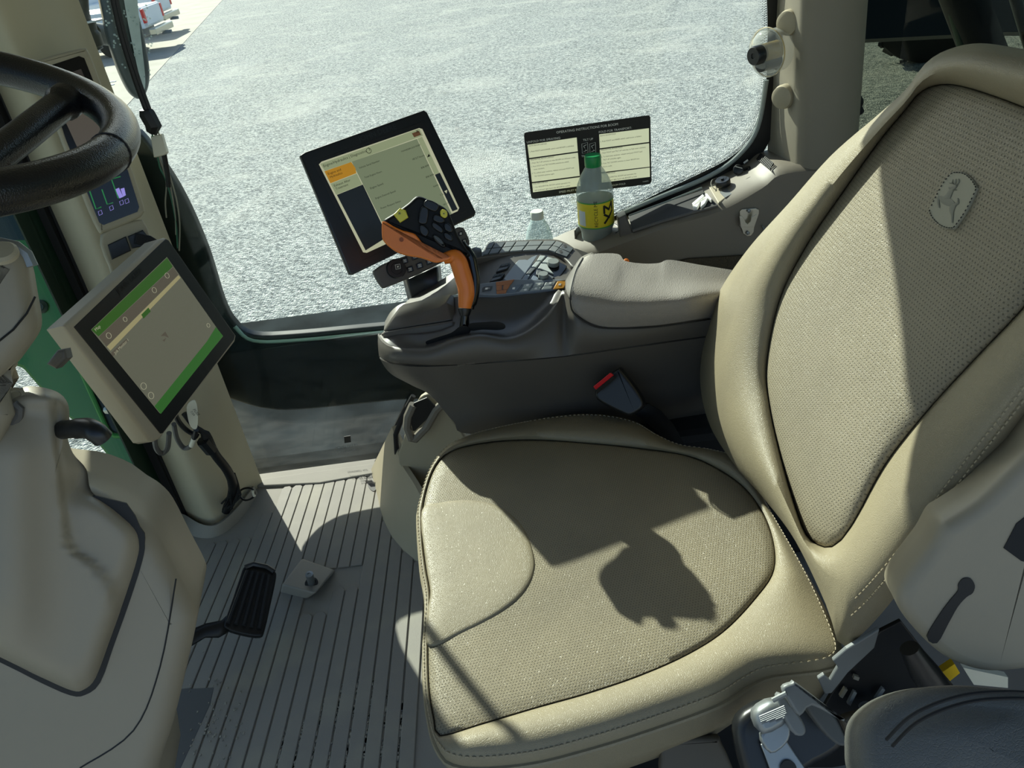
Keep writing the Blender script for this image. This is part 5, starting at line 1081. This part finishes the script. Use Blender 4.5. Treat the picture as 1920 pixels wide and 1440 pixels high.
obj('pocket_opening', MB().prism([PY(u, v, 1.588) for u, v in [(776, 756), (768, 782), (774, 808), (778, 808), (798, 788), (816, 762), (800, 746)]], (-.2, -.97, 0), .004), M['ink'], sp_, smooth=0)
obj('edge_gasket', MB().tube([PY(u, v, 1.70) for u, v in [(775, 742), (757, 775), (742, 815), (744, 850), (752, 862)]], .007, 8), M['rubber'], sp_)
struct('trim_10', MB().tube([PY(u, v, 1.87) for u, v in [(772, 742), (745, 795), (720, 845), (706, 868)]], .008, 8), M['frit'])

# =================================================================== ON THE RIGHT-HAND SIDE CONSOLE
FL = mkpl((1350, 386, 1.72), (1180, 442, 1.72), (1310, 345, 1.87))
def L8(x, y): return (1280 + x / 7.2, 260 + y / 7.2)
def lp8(pts, h=0, sm=0): return [on(FL, *L8(p.x, p.y), h) for p in (cr([V(a) for a in pts], sm, True) if sm else [V(a) for a in pts])]
# storage pocket recess and bracket fittings
pk = empty('storage_pocket', PY(1265, 405, 1.78), 'long dark storage pocket in the ledge under the window', 'pocket')
obj('pocket_floor', MB().prism([on(FL, u, v, .002) for u, v in [(1178, 405), (1230, 386), (1318, 356), (1322, 366), (1346, 384), (1300, 396), (1240, 413), (1186, 431)]], FL.n, .004), M['rubber'], pk, smooth=0)
obj('pocket_rim', MB().tube([on(FL, u, v, .003) for u, v in [(1186, 434), (1240, 416), (1300, 399), (1346, 386)]], .004, 8), M['grey'], pk)
obj('pocket_end', puff(MB(), [PY(u, v, 1.735) for u, v in [(1160, 410), (1174, 403), (1187, 436), (1180, 449), (1163, 455)]], V((-.1, -.95, .2)), .07, .004), M['grey'], pk, smooth=40)
obj('pocket_rail', MB().tube([on(FL, u, v, .012) for u, v in [(1180, 404), (1250, 378), (1316, 352)]], .0022, 6), M['seal'], pk)
for pts in ([(125, 870), (270, 745), (290, 770), (150, 900)], [(135, 930), (150, 905), (310, 775), (335, 800), (300, 870), (240, 920), (250, 830), (190, 930)], [(300, 740), (330, 735), (390, 810), (380, 830), (330, 790)]):
    o = obj('white_clip', MB().prism(lp8(pts, .012), FL.n, .008), M['white'], smooth=0, bevel=.001); tag(o, ['slim white clip lying left in the storage pocket end', 'forked white clip lying in the storage pocket end', 'small white clip nearest the round outlet cap'][[125, 135, 300].index(pts[0][0])], 'clip', 'white clips in the storage pocket')
# outlet with round cap and bead chain
ou = empty('power_outlet', on(FL, *L8(560, 640)), 'power outlet with round black cap and bead chain on the ledge', 'outlet')
obj('outlet_plate', MB().prism(lp8([(345, 640), (640, 510), (780, 690), (565, 805), (480, 870)], .004), FL.n, .006), M['tan'], ou, smooth=0, bevel=.002)
obj('painted_cap_shadow', MB().prism(lp8([(500, 720), (640, 640), (760, 690), (570, 795)], .006), FL.n, .002), M['greysteel'], ou, smooth=0)  # grey patch painted as the cap's cast shadow on the plate
obj('outlet_body', MB().lathe(on(FL, *L8(545, 640), .004), FL.n, [(.013, 0), (.013, .02), (.001, .02)], 20), M['black'], ou)
obj('outlet_cap', MB().lathe(on(FL, *L8(545, 625), .010), FL.n, [(.0175, 0), (.0185, .003), (.0185, .011), (.0165, .014), (.004, .014), (.004, .018), (.0005, .018)], 24), M['black'], ou)
bc = cr([on(FL, *L8(x, y), .006 + .01 * math.sin(k)) for k, (x, y) in enumerate([(460, 530), (400, 560), (385, 620), (430, 680), (500, 700)])], 5)
obj('bead_chain', (lambda b: ([b.lathe(p - V((0, 0, .0014)), (0, 0, 1), [(.0006, 0), (.0016, .0014), (.0006, .0028)], 6) for p in bc], b)[1])(MB()), M['galv'], ou, kind='stuff')
# ignition key
ig = empty('ignition_switch', on(FL, *L8(870, 520)), 'ignition switch with black key and key ring near the vent', 'ignition switch')
obj('key_head', MB().lathe(on(FL, *L8(755, 420), .022), V((-.5, -.75, .42)), [(.011, 0), (.0125, .001), (.0125, .005), (.011, .006), (.001, .006)], 20), M['black'], ig)
obj('key_mark', MB().tube([PN(*L8(710, 375), on(FL, *L8(755, 420), .032), V((-.5, -.75, .42)).normalized()), PN(*L8(805, 400), on(FL, *L8(755, 420), .032), V((-.5, -.75, .42)).normalized())], .0007, 5), M['white'], ig)
obj('key_stem', MB().tube([on(FL, *L8(800, 410), .024), on(FL, *L8(880, 400), .018), on(FL, *L8(930, 500), .006)], [.004, .007, .009], 10), M['black'], ig)
obj('switch_body', puff(MB(), lp8([(815, 600), (860, 545), (930, 480), (1010, 450), (1030, 470), (930, 540), (925, 640), (900, 640)], .006), FL.n, .008, .002), mat('dark_switch', '#3a3d3f', .5), ig, smooth=40)
obj('switch_well', MB().prism(lp8([(935, 615), (1040, 470), (1105, 465), (1090, 500), (960, 620)], .003), FL.n, .003), M['ink'], ig, smooth=0)
obj('key_ring', MB().tube([on(FL, *L8(820 + 50 * math.cos(a), 470 + 40 * math.sin(a)), .003) for a in [k * .39 for k in range(16)]], .0007, 5, True), M['galv'], ig)
obj('key_tag', MB().tube([on(FL, *L8(825, 330), .022), on(FL, *L8(880, 288), .026)], .0025, 8), M['white'], ig)
FV = mkpl((1428, 343, 1.72), (1462, 318, 1.712), (1428, 283, 1.87))
# vent grille slots
vg = empty('vent_grille', on(FL, *L8(1100, 300)), 'row of dark vent slots at the foot of the rear post', 'vent')
for k in range(12):
    x, y = 1052 + 15 * k, 190 + 11.5 * k; x2, y2 = x - 62 + .8 * k, y + 82 + 1.0 * k
    obj('vent_slot', MB().prism([PY(*L8(*q), 1.72 + .0) + V((0, -.012, .008)) if False else on(FV, *L8(*q), .010) for q in ((x, y), (x + 6, y + 4), (x2 + 6, y2 + 4), (x2, y2))], FV.n, .003), M['ink'], vg, smooth=0)
# steel belt clip on the side wall
cl = empty('steel_clip', PY(1405, 440, 1.70), 'bright folded steel clip screwed to the side wall', 'clip')
def W8(pts, y, sm=0): return [PY(*L8(p.x, p.y), y) for p in (cr([V(a) for a in pts], sm, True) if sm else [V(a) for a in pts])]
obj('back_plate', MB().prism(W8([(770, 985), (800, 955), (990, 940), (1030, 960), (1030, 1010), (965, 1200), (960, 1260), (920, 1310), (870, 1315), (815, 1280), (800, 1220), (770, 1180)], 1.714), (0, -1, 0), .003), M['galv'], cl, smooth=0, bevel=.0008)
obj('front_fold', MB().prism(W8([(765, 1050), (800, 1045), (830, 1075), (850, 1130), (880, 1155), (915, 1120), (930, 1060), (1000, 1020), (985, 1050), (960, 1190), (785, 1195)], 1.700), (0, -1, .15), .003), M['galv'], cl, smooth=0, bevel=.0008)
for x, y in ((895, 975), (880, 1275)): obj('screw', MB().lathe(PY(*L8(x, y), 1.711), (0, -1, 0), [(.0045, 0), (.0045, .002), (.002, .003), (.0005, .003)], 10), M['steel'], cl)
obj('clip_strap', MB().prism(W8([(1070, 1180), (1085, 1170), (1160, 1270), (1120, 1290)], 1.71), (0, -1, 0), .003), M['greysteel'], cl, smooth=0)

# =================================================================== BOTTLES
def bottle(name, base, prof, capprof, m, mcap, label):
    e = empty(name, base, label, 'bottle')
    obj('bottle_body', MB().lathe(base, (0, 0, 1), prof, 32, False), m, e, smooth=60)
    obj('bottle_cap', MB().lathe(base, (0, 0, 1), capprof, 28), mcap, e, smooth=50)
    return e
B1 = PY(1120, 452, 1.80); h = .1745e-3; R1 = .0440
b1 = bottle('soda_bottle', B1, [(.001, .002), (R1 * .6, 0), (R1 * .84, .004), (R1 * .86, .03), (R1 * .97, .042), (R1, .048), (R1, .112), (R1 * 1.01, .122), (R1 * 1.0, .132), (R1 * .92, .148), (R1 * .72, .168), (R1 * .5, .184), (R1 * .42, .190), (R1 * .42, .200)],
            [(R1 * .44, .190), (R1 * .45, .191), (R1 * .45, .2135), (R1 * .42, .216), (.0005, .216)], M['pet'], M['cap_green'], 'half-empty soda bottle with green cap and yellow label in the cup holder')
obj('soda', MB().lathe(B1, (0, 0, 1), [(.001, .003), (R1 * .8, .003), (R1 * .84, .03), (R1 * .92, .040), (.001, .040)], 28), M['soda'], b1)
# printed label: yellow sheet, green edges and marks wrapped round the bottle
def wrap(ang, z, r): return B1 + V((math.sin(ang) * r, -math.cos(ang) * r, z))
def sheet(a0, a1, z0, z1, r, n=24): return MB().grid([[wrap(a0 + (a1 - a0) * i / n, z, r) for i in range(n + 1)] for z in (z0, z1)])
lb = obj('bottle_label', sheet(-math.pi, math.pi, .050, .112, R1 * 1.008, 48), M['label_yellow'], b1)
for z0_, z1_ in ((.0485, .0515), (.1105, .1135)): obj('label_edge', sheet(-math.pi, math.pi, z0_, z1_, R1 * 1.012, 48), M['label_green'], lb)
obj('label_window', sheet(-1.25, -.75, .055, .092, R1 * 1.012, 8), mat('pale_label_panel', '#c4cdd0', .5), lb)
def wrap_text(s_, ang0, z0_, size):   # text running up the bottle
    t_ = MB(); text_into(t_, s_, V((0, 0, 0)), V((1, 0, 0)), V((0, 1, 0)), size); m_ = MB()
    m_.add([wrap(ang0 - p.y / R1, z0_ + p.x, R1 * 1.014) for p in t_.v], t_.f); return m_
obj('label_text', wrap_text('RECYCLE ME', -.05, .0535, .0115), M['ink'], lb, smooth=0)
xm = MB()
def stroke(pts, w_):
    for (a, b) in zip(pts[:-1], pts[1:]):
        A_ = V(a); B_ = V(b); d_ = (B_ - A_).normalized(); n_ = V((-d_.y, d_.x)) * w_; q = [A_ + n_ - d_ * w_ * .6, B_ + n_ + d_ * w_ * .6, B_ - n_ + d_ * w_ * .6, A_ - n_ - d_ * w_ * .6]
        rows = [[wrap(*(q[0].lerp(q[1], i / 5) + (q[3] - q[0]) * j), R1 * 1.015 if False else 0) for i in range(6)] for j in (0, 1)] if False else [[(lambda p_: wrap(p_.x / R1, p_.y, R1 * 1.016))(q[0].lerp(q[1], i / 5).lerp(q[3].lerp(q[2], i / 5), j)) for i in range(6)] for j in (0, 1)]
        xm.grid(rows)
stroke([(.0145, .061), (.040, .086)], .0028); stroke([(.0145, .082), (.029, .072)], .0026)
stroke([(.0145, .086), (.0145, .103), (.028, .092), (.038, .108), (.040, .090)], .0026)
obj('label_logo', xm, M['ink'], lb, smooth=0)
B2 = PY(1021, 545, 1.80); s2 = .94
hb = (PY(1019, 394, 1.80).z - B2.z)
b2 = bottle('water_bottle', B2, [(.001, .002), (.030, 0), (.033, .004), (.034, hb - .075), (.033, hb - .065), (.028, hb - .045), (.018, hb - .025), (.0145, hb - .02), (.0145, hb - .012)], [(.0155, hb - .019), (.016, hb - .018), (.016, hb - .002), (.0145, hb), (.0005, hb)], M['pet_blue'], M['cap_white'], 'clear water bottle with white cap behind the keypads')
struct('trim_11', MB().box((B2.x + .0, 1.80, B2.z - .011), .22, .13, .02), M['tan'], smooth=0, bevel=.004)
# cup holder ring
ch = empty('cup_holder', B1 - V((0, 0, .002)), 'dark round cup holder recess under the soda bottle', 'cup holder')
obj('cup_floor', MB().lathe(B1 - V((0, 0, .003)), (0, 0, 1), [(.056, 0), (.056, .002), (.001, .002)], 28), M['rubber'], ch)
obj('cup_wall', MB().grid([[B1 + V((.056 * math.cos(a), .056 * math.sin(a), z)) for a in [2.9 - 3.6 * k / 20 for k in range(21)]] for z in (0, .03)]), M['grey'], ch, solid=.004)

# =================================================================== INSTRUCTION STICKER
ys = YG - .0095
FS = Frame(PY(984, 249, ys), PY(1218, 217, ys) - PY(984, 249, ys), PY(997, 372, ys) - PY(984, 249, ys), .1, .1); FS.n = V((0, -1, 0))
def T7(x, y): return (975 + x / 7.385, 205 + y / 7.385)
stk = empty('instruction_sticker', PY(1000, 372, ys), 'black and cream boom instruction sticker on the side window', 'sticker')
sb_ = MB()
for q in ([(55, 370), (60, 330), (85, 318), (900, 205), (1750, 85), (1790, 85), (1806, 110), (1785, 260), (1095, 345), (785, 388), (102, 490)], [(55, 370), (102, 490), (128, 692), (166, 1024), (180, 1150), (165, 1232), (152, 1200), (100, 780)], [(785, 388), (1095, 345), (1104, 556), (1124, 886), (1130, 1015), (838, 1062), (828, 922), (802, 598)], [(1785, 260), (1806, 110), (1815, 600), (1822, 1000), (1800, 1032), (1800, 935), (1797, 795), (1788, 468)], [(180, 1150), (838, 1062), (1130, 1015), (1800, 935), (1800, 1032), (1760, 1040), (900, 1145), (200, 1240), (165, 1232)], [(125, 675), (800, 582), (802, 598), (128, 692)], [(162, 1008), (828, 922), (830, 938), (166, 1024)], [(1102, 540), (1787, 452), (1788, 468), (1104, 556)], [(1122, 872), (1797, 795), (1798, 805), (1124, 886)]):
    pp(FS, sb_, [T7(*p) for p in q], .0004, .0008)
obj('sticker_sheet', sb_, M['ink'], stk, smooth=0)
for q in ([(102, 490), (785, 388), (800, 582), (125, 675)], [(128, 692), (802, 598), (828, 922), (162, 1008)], [(166, 1024), (830, 938), (838, 1062), (180, 1150)], [(1095, 345), (1785, 260), (1787, 452), (1102, 540)], [(1104, 556), (1788, 468), (1797, 795), (1122, 872)], [(1124, 886), (1798, 805), (1800, 935), (1130, 1015)]):
    obj('text_panel', MB().add([on(FS, *T7(*p), .0002) for p in q], [(0, 1, 2, 3)]), M['cream'], stk, smooth=0)
tw = MB()
for s_, a, b in (('OPERATING INSTRUCTIONS FOR BOOM', (505, 335), (1355, 220)), ('UNFOLD FOR SPRAYING:', (95, 470), (562, 405)), ('FOLD FOR TRANSPORT:', (1092, 330), (1545, 270)), ('TILT UP', (872, 440), (1012, 422)), ('TILT DOWN', (850, 662), (1062, 636)), ('SPEED MUST BE', (540, 1158), (800, 1125)), ('BOOM FOLD.', (1262, 1065), (1465, 1040)), ('N308076', (1700, 1008), (1778, 998))):
    ptext(FS, tw, s_, T7(*a), T7(*b), .001)
for dx in (0, 108):
    P = [on(FS, *T7(x + dx, y), .0008) for x, y in ((855, 480), (935, 458), (942, 600), (862, 610))]; tw.tube(P, .0005, 4, True)
    for (x, y), (x2, y2) in (((880, 510), (920, 490)), ((880, 585), (925, 570)), ((880, 510), (900, 540)), ((925, 570), (905, 560))): tw.tube([on(FS, *T7(x + dx, y), .0008), on(FS, *T7(x2 + dx, y2), .0008)], .0006, 4)
obj('white_lettering', tw, M['white'], stk, smooth=0, kind='stuff')
tk = MB()
for s_, a, b in (('AUTO BOOM UNFOLD', (125, 515), (368, 480)), ('1. Push FOOT and LOWER switch until BOOM is unfolded.', (135, 595), (748, 512)), ('SEQUENTIAL BOOM UNFOLD', (148, 708), (470, 665)), ('1. Push TILT UP switches to raise BOOM out of boom cradle.', (152, 755), (772, 668)), ('2. Push FOOT and TILT DOWN switches to unfold', (155, 802), (672, 730)), ('inner sections.', (192, 840), (340, 820)), ('3. To unfold outer sections, release and push FOOT and', (165, 895), (745, 815)), ('TILT DOWN switches again.', (200, 935), (478, 897)), ('ONE SIDE UNFOLD', (180, 1040), (385, 1012)), ('1. Use SEQUENTIAL BOOM unfold operation for', (188, 1088), (698, 1018)), ('left hand and right hand side BOOM to unfold.', (205, 1130), (695, 1062)),
                 ('AUTO BOOM FOLD', (1110, 375), (1325, 345)), ('1. Push FOOT and RAISE switch until boom is folded.', (1115, 455), (1682, 385)), ('SEQUENTIAL BOOM FOLD', (1122, 572), (1418, 532)), ('1. Push FOOT and TILT UP switches to fold outer sections.', (1120, 615), (1742, 540)), ('2. To fold inner sections, release and push FOOT and', (1125, 668), (1690, 595)), ('TILT UP switches again.', (1150, 708), (1400, 678)), ('3. Push TILT DOWN switches to lower BOOM into', (1130, 760), (1652, 692)), ('boom cradle.', (1152, 802), (1275, 786)), ('ONE SIDE FOLD', (1145, 905), (1318, 884)), ('1. Use SEQUENTIAL BOOM fold operation for', (1140, 960), (1612, 895)), ('left hand and right hand side BOOM to fold.', (1145, 1000), (1618, 940))):
    ptext(FS, tk, s_, T7(*a), T7(*b), .0009)
obj('black_lettering', tk, M['ink'], stk, smooth=0, kind='stuff')

# =================================================================== ON THE REAR POST
for u, v, lb_ in ((1474, 42, 'round tan plug on the rear post above the clear canister'), (1464, 181, 'round tan plug on the rear post below the clear canister')):
    c = PY(u + 6, v, 1.775); ax = V((-.78, -.62, .0)).normalized()
    o = obj('post_plug', MB().lathe(c - ax * .01, ax, [(.026, 0), (.0265, .012), (.024, .022), (.020, .024), (.0005, .025)], 28), M['tan'], smooth=40); tag(o, lb_, 'plug', 'tan plugs on the rear post')
can = empty('clear_canister', PY(1462, 96, 1.80), 'clear round canister with black knob fixed to the rear post', 'canister')
ax = V((-.90, -.42, -.02)).normalized(); c = PY(1460, 92, 1.79)
obj('clear_body', MB().lathe(c, ax, [(.045, 0), (.045, .032), (.052, .034), (.052, .038), (.046, .039)], 36, False), M['glass_clear'], can)
obj('gasket', MB().lathe(c + ax * .031, ax, [(.050, 0), (.0515, .002), (.050, .004)], 36, False), mat('amber_gasket', '#c2a04a', .5), can)
obj('clear_dome', MB().lathe(c + ax * .038, ax, [(.046, 0), (.040, .010), (.028, .016), (.001, .018)], 32, False), M['glass_clear'], can)
obj('inner_core', MB().lathe(c + ax * .004, ax, [(.020, 0), (.020, .045), (.001, .045)], 20), mat('amber_core', '#8f7a3c', .5), can)
obj('core_band', MB().lathe(c + ax * .002 + V((0, 0, -.022)), ax, [(.016, 0), (.016, .05), (.001, .05)], 16), M['black'], can)
obj('knob', MB().lathe(c + ax * .052, ax, [(.018, 0), (.020, .002), (.020, .020), (.018, .023), (.006, .023), (.005, .021), (.0005, .021)], 24), M['black'], can)
lt = obj('window_latch', puff(MB(), [PN(p.x, p.y, V((1.0, 1.68, 1)), V((-.7, -.7, 0))) for p in cr([V(a) for a in [(1598, 185), (1610, 183), (1615, 195), (1612, 203), (1616, 212), (1608, 219), (1596, 220)]], 2, True)], V((-.7, -.7, 0)), .02, .004), M['rubber'], smooth=40); tag(lt, 'small black latch on the rear quarter glass', 'latch')

# =================================================================== OUTSIDE
mir = empty('exterior_mirror', PY(250, 190, 2.45), 'long oval exterior mirror speckled with droplets beyond the post', 'mirror')
obj('mirror_shell', puff(MB(), [PY(p.x, p.y, 2.45) for p in cr([V(a) for a in [(186, -60), (196, 40), (214, 110), (236, 162), (254, 184), (270, 184), (283, 165), (287, 130), (278, 70), (262, 0), (254, -60)]], 4, True)], V((.5, -.85, 0)), .09, .03, steps=4), mat('mirror_shell', '#2e3a3d', .4), mir, smooth=70)
obj('mirror_glass', MB().prism([PN(p.x, p.y, PY(250, 60, 2.45) + V((.5, -.85, 0)).normalized() * .001, V((.5, -.85, 0)).normalized()) for p in cr([V(a) for a in [(226, -60), (236, 20), (252, 100), (264, 152), (271, 168), (272, 140), (264, 70), (250, -60)]], 3, True)], V((.5, -.85, 0)), .002), M['mirror_face'], mir, smooth=0)
dr = MB()
for k in range(110):
    u, v = random.uniform(192, 285), random.uniform(0, 178); p = PN(u, v, PY(250, 60, 2.45), V((.5, -.85, 0)).normalized())
    l_ = 188 + (v > 40) * (v - 40) * .42
    if u < l_ + 5 or u > 287 - max(0, v - 130) * .4: continue
    dr.lathe(p, V((.5, -.85, 0)), [(.003, 0), (.002, .0025), (.0003, .003)], 6)
obj('droplets', dr, M['pet'], mir, kind='stuff')
be = empty('work_lamp', PY(165, 100, 2.5), 'dark work lamp on a stalk beside the exterior mirror', 'lamp')
obj('stalk', MB().tube([PY(150, -50, 2.5), PY(155, 20, 2.5), PY(162, 48, 2.5)], [.018, .017, .017], 12), mat('lamp_stalk', '#1c2428', .45), be)
obj('lamp_body', MB().tube(cr([PY(158, 40, 2.5), PY(163, 62, 2.5), PY(172, 88, 2.5), PY(178, 98, 2.5)], 4), [.03] * 4 + [.036] * 5 + [.028] * 4, 14), mat('lamp_body', '#1e2629', .45), be)
obj('lamp_ring', MB().lathe(PY(163, 42, 2.5), (0, 0, 1), [(.045, 0), (.045, .004), (.001, .004)], 24), M['truck'], be)
obj('lamp_bracket', MB().tube([PY(172, 62, 2.52), PY(205, 66, 2.6)], .03, 10), mat('lamp_bracket', '#30383a', .5), be)

def vehicle(x, y, label, tail=True):
    e = empty('pickup_truck', V((x, y, GZ)), label, 'truck', 'white vehicles on the concrete')
    z = GZ
    def bx(name, cx, cy, cz, sx, sy, sz, m, bev=.04): return obj(name, MB().box((x + cx, y + cy, z + cz), sx, sy, sz), m, e, smooth=0, bevel=bev)
    bx('bed', -1.2, 0, 1.0, 2.3, 1.95, .6, M['truck']); bx('cab', -3.4, 0, 1.35, 2.1, 1.9, 1.3, M['truck'], .15); bx('hood', -5.1, 0, 1.0, 1.5, 1.9, .6, M['truck'], .12)
    bx('tailgate', -.03, 0, 1.02, .08, 1.6, .5, M['truck'], .02); bx('tail_lamp', -.02, -.86, 1.05, .1, .16, .4, M['lamp_red'], .02); bx('tail_lamp', -.02, .86, 1.05, .1, .16, .4, M['lamp_red'], .02)
    bx('bumper', .12, 0, .58, .22, 1.8, .2, M['galv'], .03); bx('hitch', .25, 0, .45, .3, .12, .1, M['truck_grey'], .01); bx('chassis', -2.6, 0, .55, 4.6, 1.2, .25, M['truck_grey'], .03)
    for cx in (-1.3, -4.9):
        for cy in (-.85, .85): obj('wheel', MB().lathe((x + cx, y + cy - .13, z + .38), (0, 1, 0), [(.2, 0), (.36, 0), (.39, .05), (.39, .21), (.36, .26), (.2, .26)], 20), M['rubber'], e)
    return e
ra = PZ(296, 52, GZ + .6); vehicle(ra.x, ra.y, 'white pickup with its rear bumper nearest the cab window')
rb_ = PZ(312, 27, GZ + .6); vehicle(rb_.x, rb_.y, 'white pickup parked behind the nearer white pickup')
tr = empty('flat_trailer', PZ(150, 70, GZ), 'white flat trailer frame beyond the front post', 'trailer', 'white vehicles on the concrete')
tp = PZ(150, 80, GZ) + V((-3.2, -8.5, 0)); z = GZ
for k, (dy, zz) in enumerate(((-1.2, .7), (1.0, .7), (3.2, .9), (5.5, 1.1))): obj('side_rail', MB().box((tp.x - 1.0, tp.y + dy, z + zz), 5.5, .16, .14), M['truck'], tr, smooth=0, bevel=.03)
for k in range(4): obj('cross_member', MB().box((tp.x - 3 + 1.6 * k, tp.y + 2, z + .68), .14, 7, .1), M['truck'], tr, smooth=0, bevel=.02)
obj('end_frame', MB().box((tp.x + 1.7, tp.y - 1.0, z + .45), .5, .3, .6), M['truck_grey'], tr, smooth=0, bevel=.04)
for cx in (-.6, -1.5): obj('wheel', MB().lathe((tp.x + cx, tp.y - 1.4, z + .36), (0, 1, 0), [(.18, 0), (.34, 0), (.36, .04), (.36, .18), (.34, .22), (.18, .22)], 18), M['rubber'], tr)
for k, (u, v) in enumerate(((207, 155), (204, 161))):
    p = PZ(u, v, GZ); o = obj('ground_stripe', MB().box(p + V((0, 0, .02)), .30, .07, .015), M['truck'], smooth=0); tag(o, ['far one of two short white dashes on the concrete', 'near one of two short white dashes on the concrete'][k], 'marking', 'white dashes on the concrete')

# machine parts behind the rear glass
def RPx(u, v, d_): return PW(u, v, d_)
ty = empty('lugged_tyre', PZ(1720, 120, GZ), 'huge dark lugged tyre seen through the rear glass', 'tyre')
tc_ = PZ(1735, 114, GZ) + V((0, 0, .95)); tx_ = V((.25, 1, 0)).normalized()
obj('tyre_carcass', MB().lathe(tc_ - tx_ * .2, tx_, [(.5, 0), (.86, .0), (.95, .06), (.97, .2), (.95, .34), (.86, .40), (.5, .40)], 48), M['rubber'], ty, smooth=40)
e1 = tx_.orthogonal().normalized(); e2 = tx_.cross(e1)
for k in range(26):
    a = 2 * math.pi * k / 26; rr_ = lambda a_: (e1 * math.cos(a_) + e2 * math.sin(a_))
    s_ = -1 if k % 2 else 1
    P0 = tc_ + rr_(a) * .97 + tx_ * (.02 * s_); P1 = tc_ + rr_(a + .12) * .985 + tx_ * (.19 * s_)
    obj('lug', MB().tube([P0, P1], [.028, .035], 4), mat('lug_rubber', '#1a1b1b', .8) if k == 0 else bpy.data.materials['lug_rubber'], ty, smooth=0)
fr_ = empty('tube_frame', PW(1860, 120, 3.4), 'dark green frame tubes behind the seat top', 'frame')
for (p, q, w_, m_) in (((1736, -150), (1904, 400), .022, 'green_dark'), ((1750, -150), (1960, 400), .075, 'rubber'), ((1814, -170), (1878, 400), .02, 'green_dark'), ((1860, -150), (2025, 400), .02, 'body_dark')):
    obj('frame_tube', MB().tube([PW(p[0], p[1], 2.9), PW(q[0], q[1], 2.9)], w_, 12), M[m_], fr_)
obj('frame_panel', MB().prism([PW(u, v, 3.2) for u, v in [(1890, -40), (2050, -40), (2050, 140), (1935, 110)]], -FW, .03), mat('grey_green_panel', '#2b3b36', .6), fr_, smooth=0)
obj('shaded_machine_sheet', MB().prism([PW(u, v, 9) for u, v in [(1590, -260), (2200, -260), (2200, 60), (1890, 60), (1612, 74)]], -FW, .1), M['body_dark'], fr_, smooth=0)  # flat dark sheet standing in for a machine in shadow
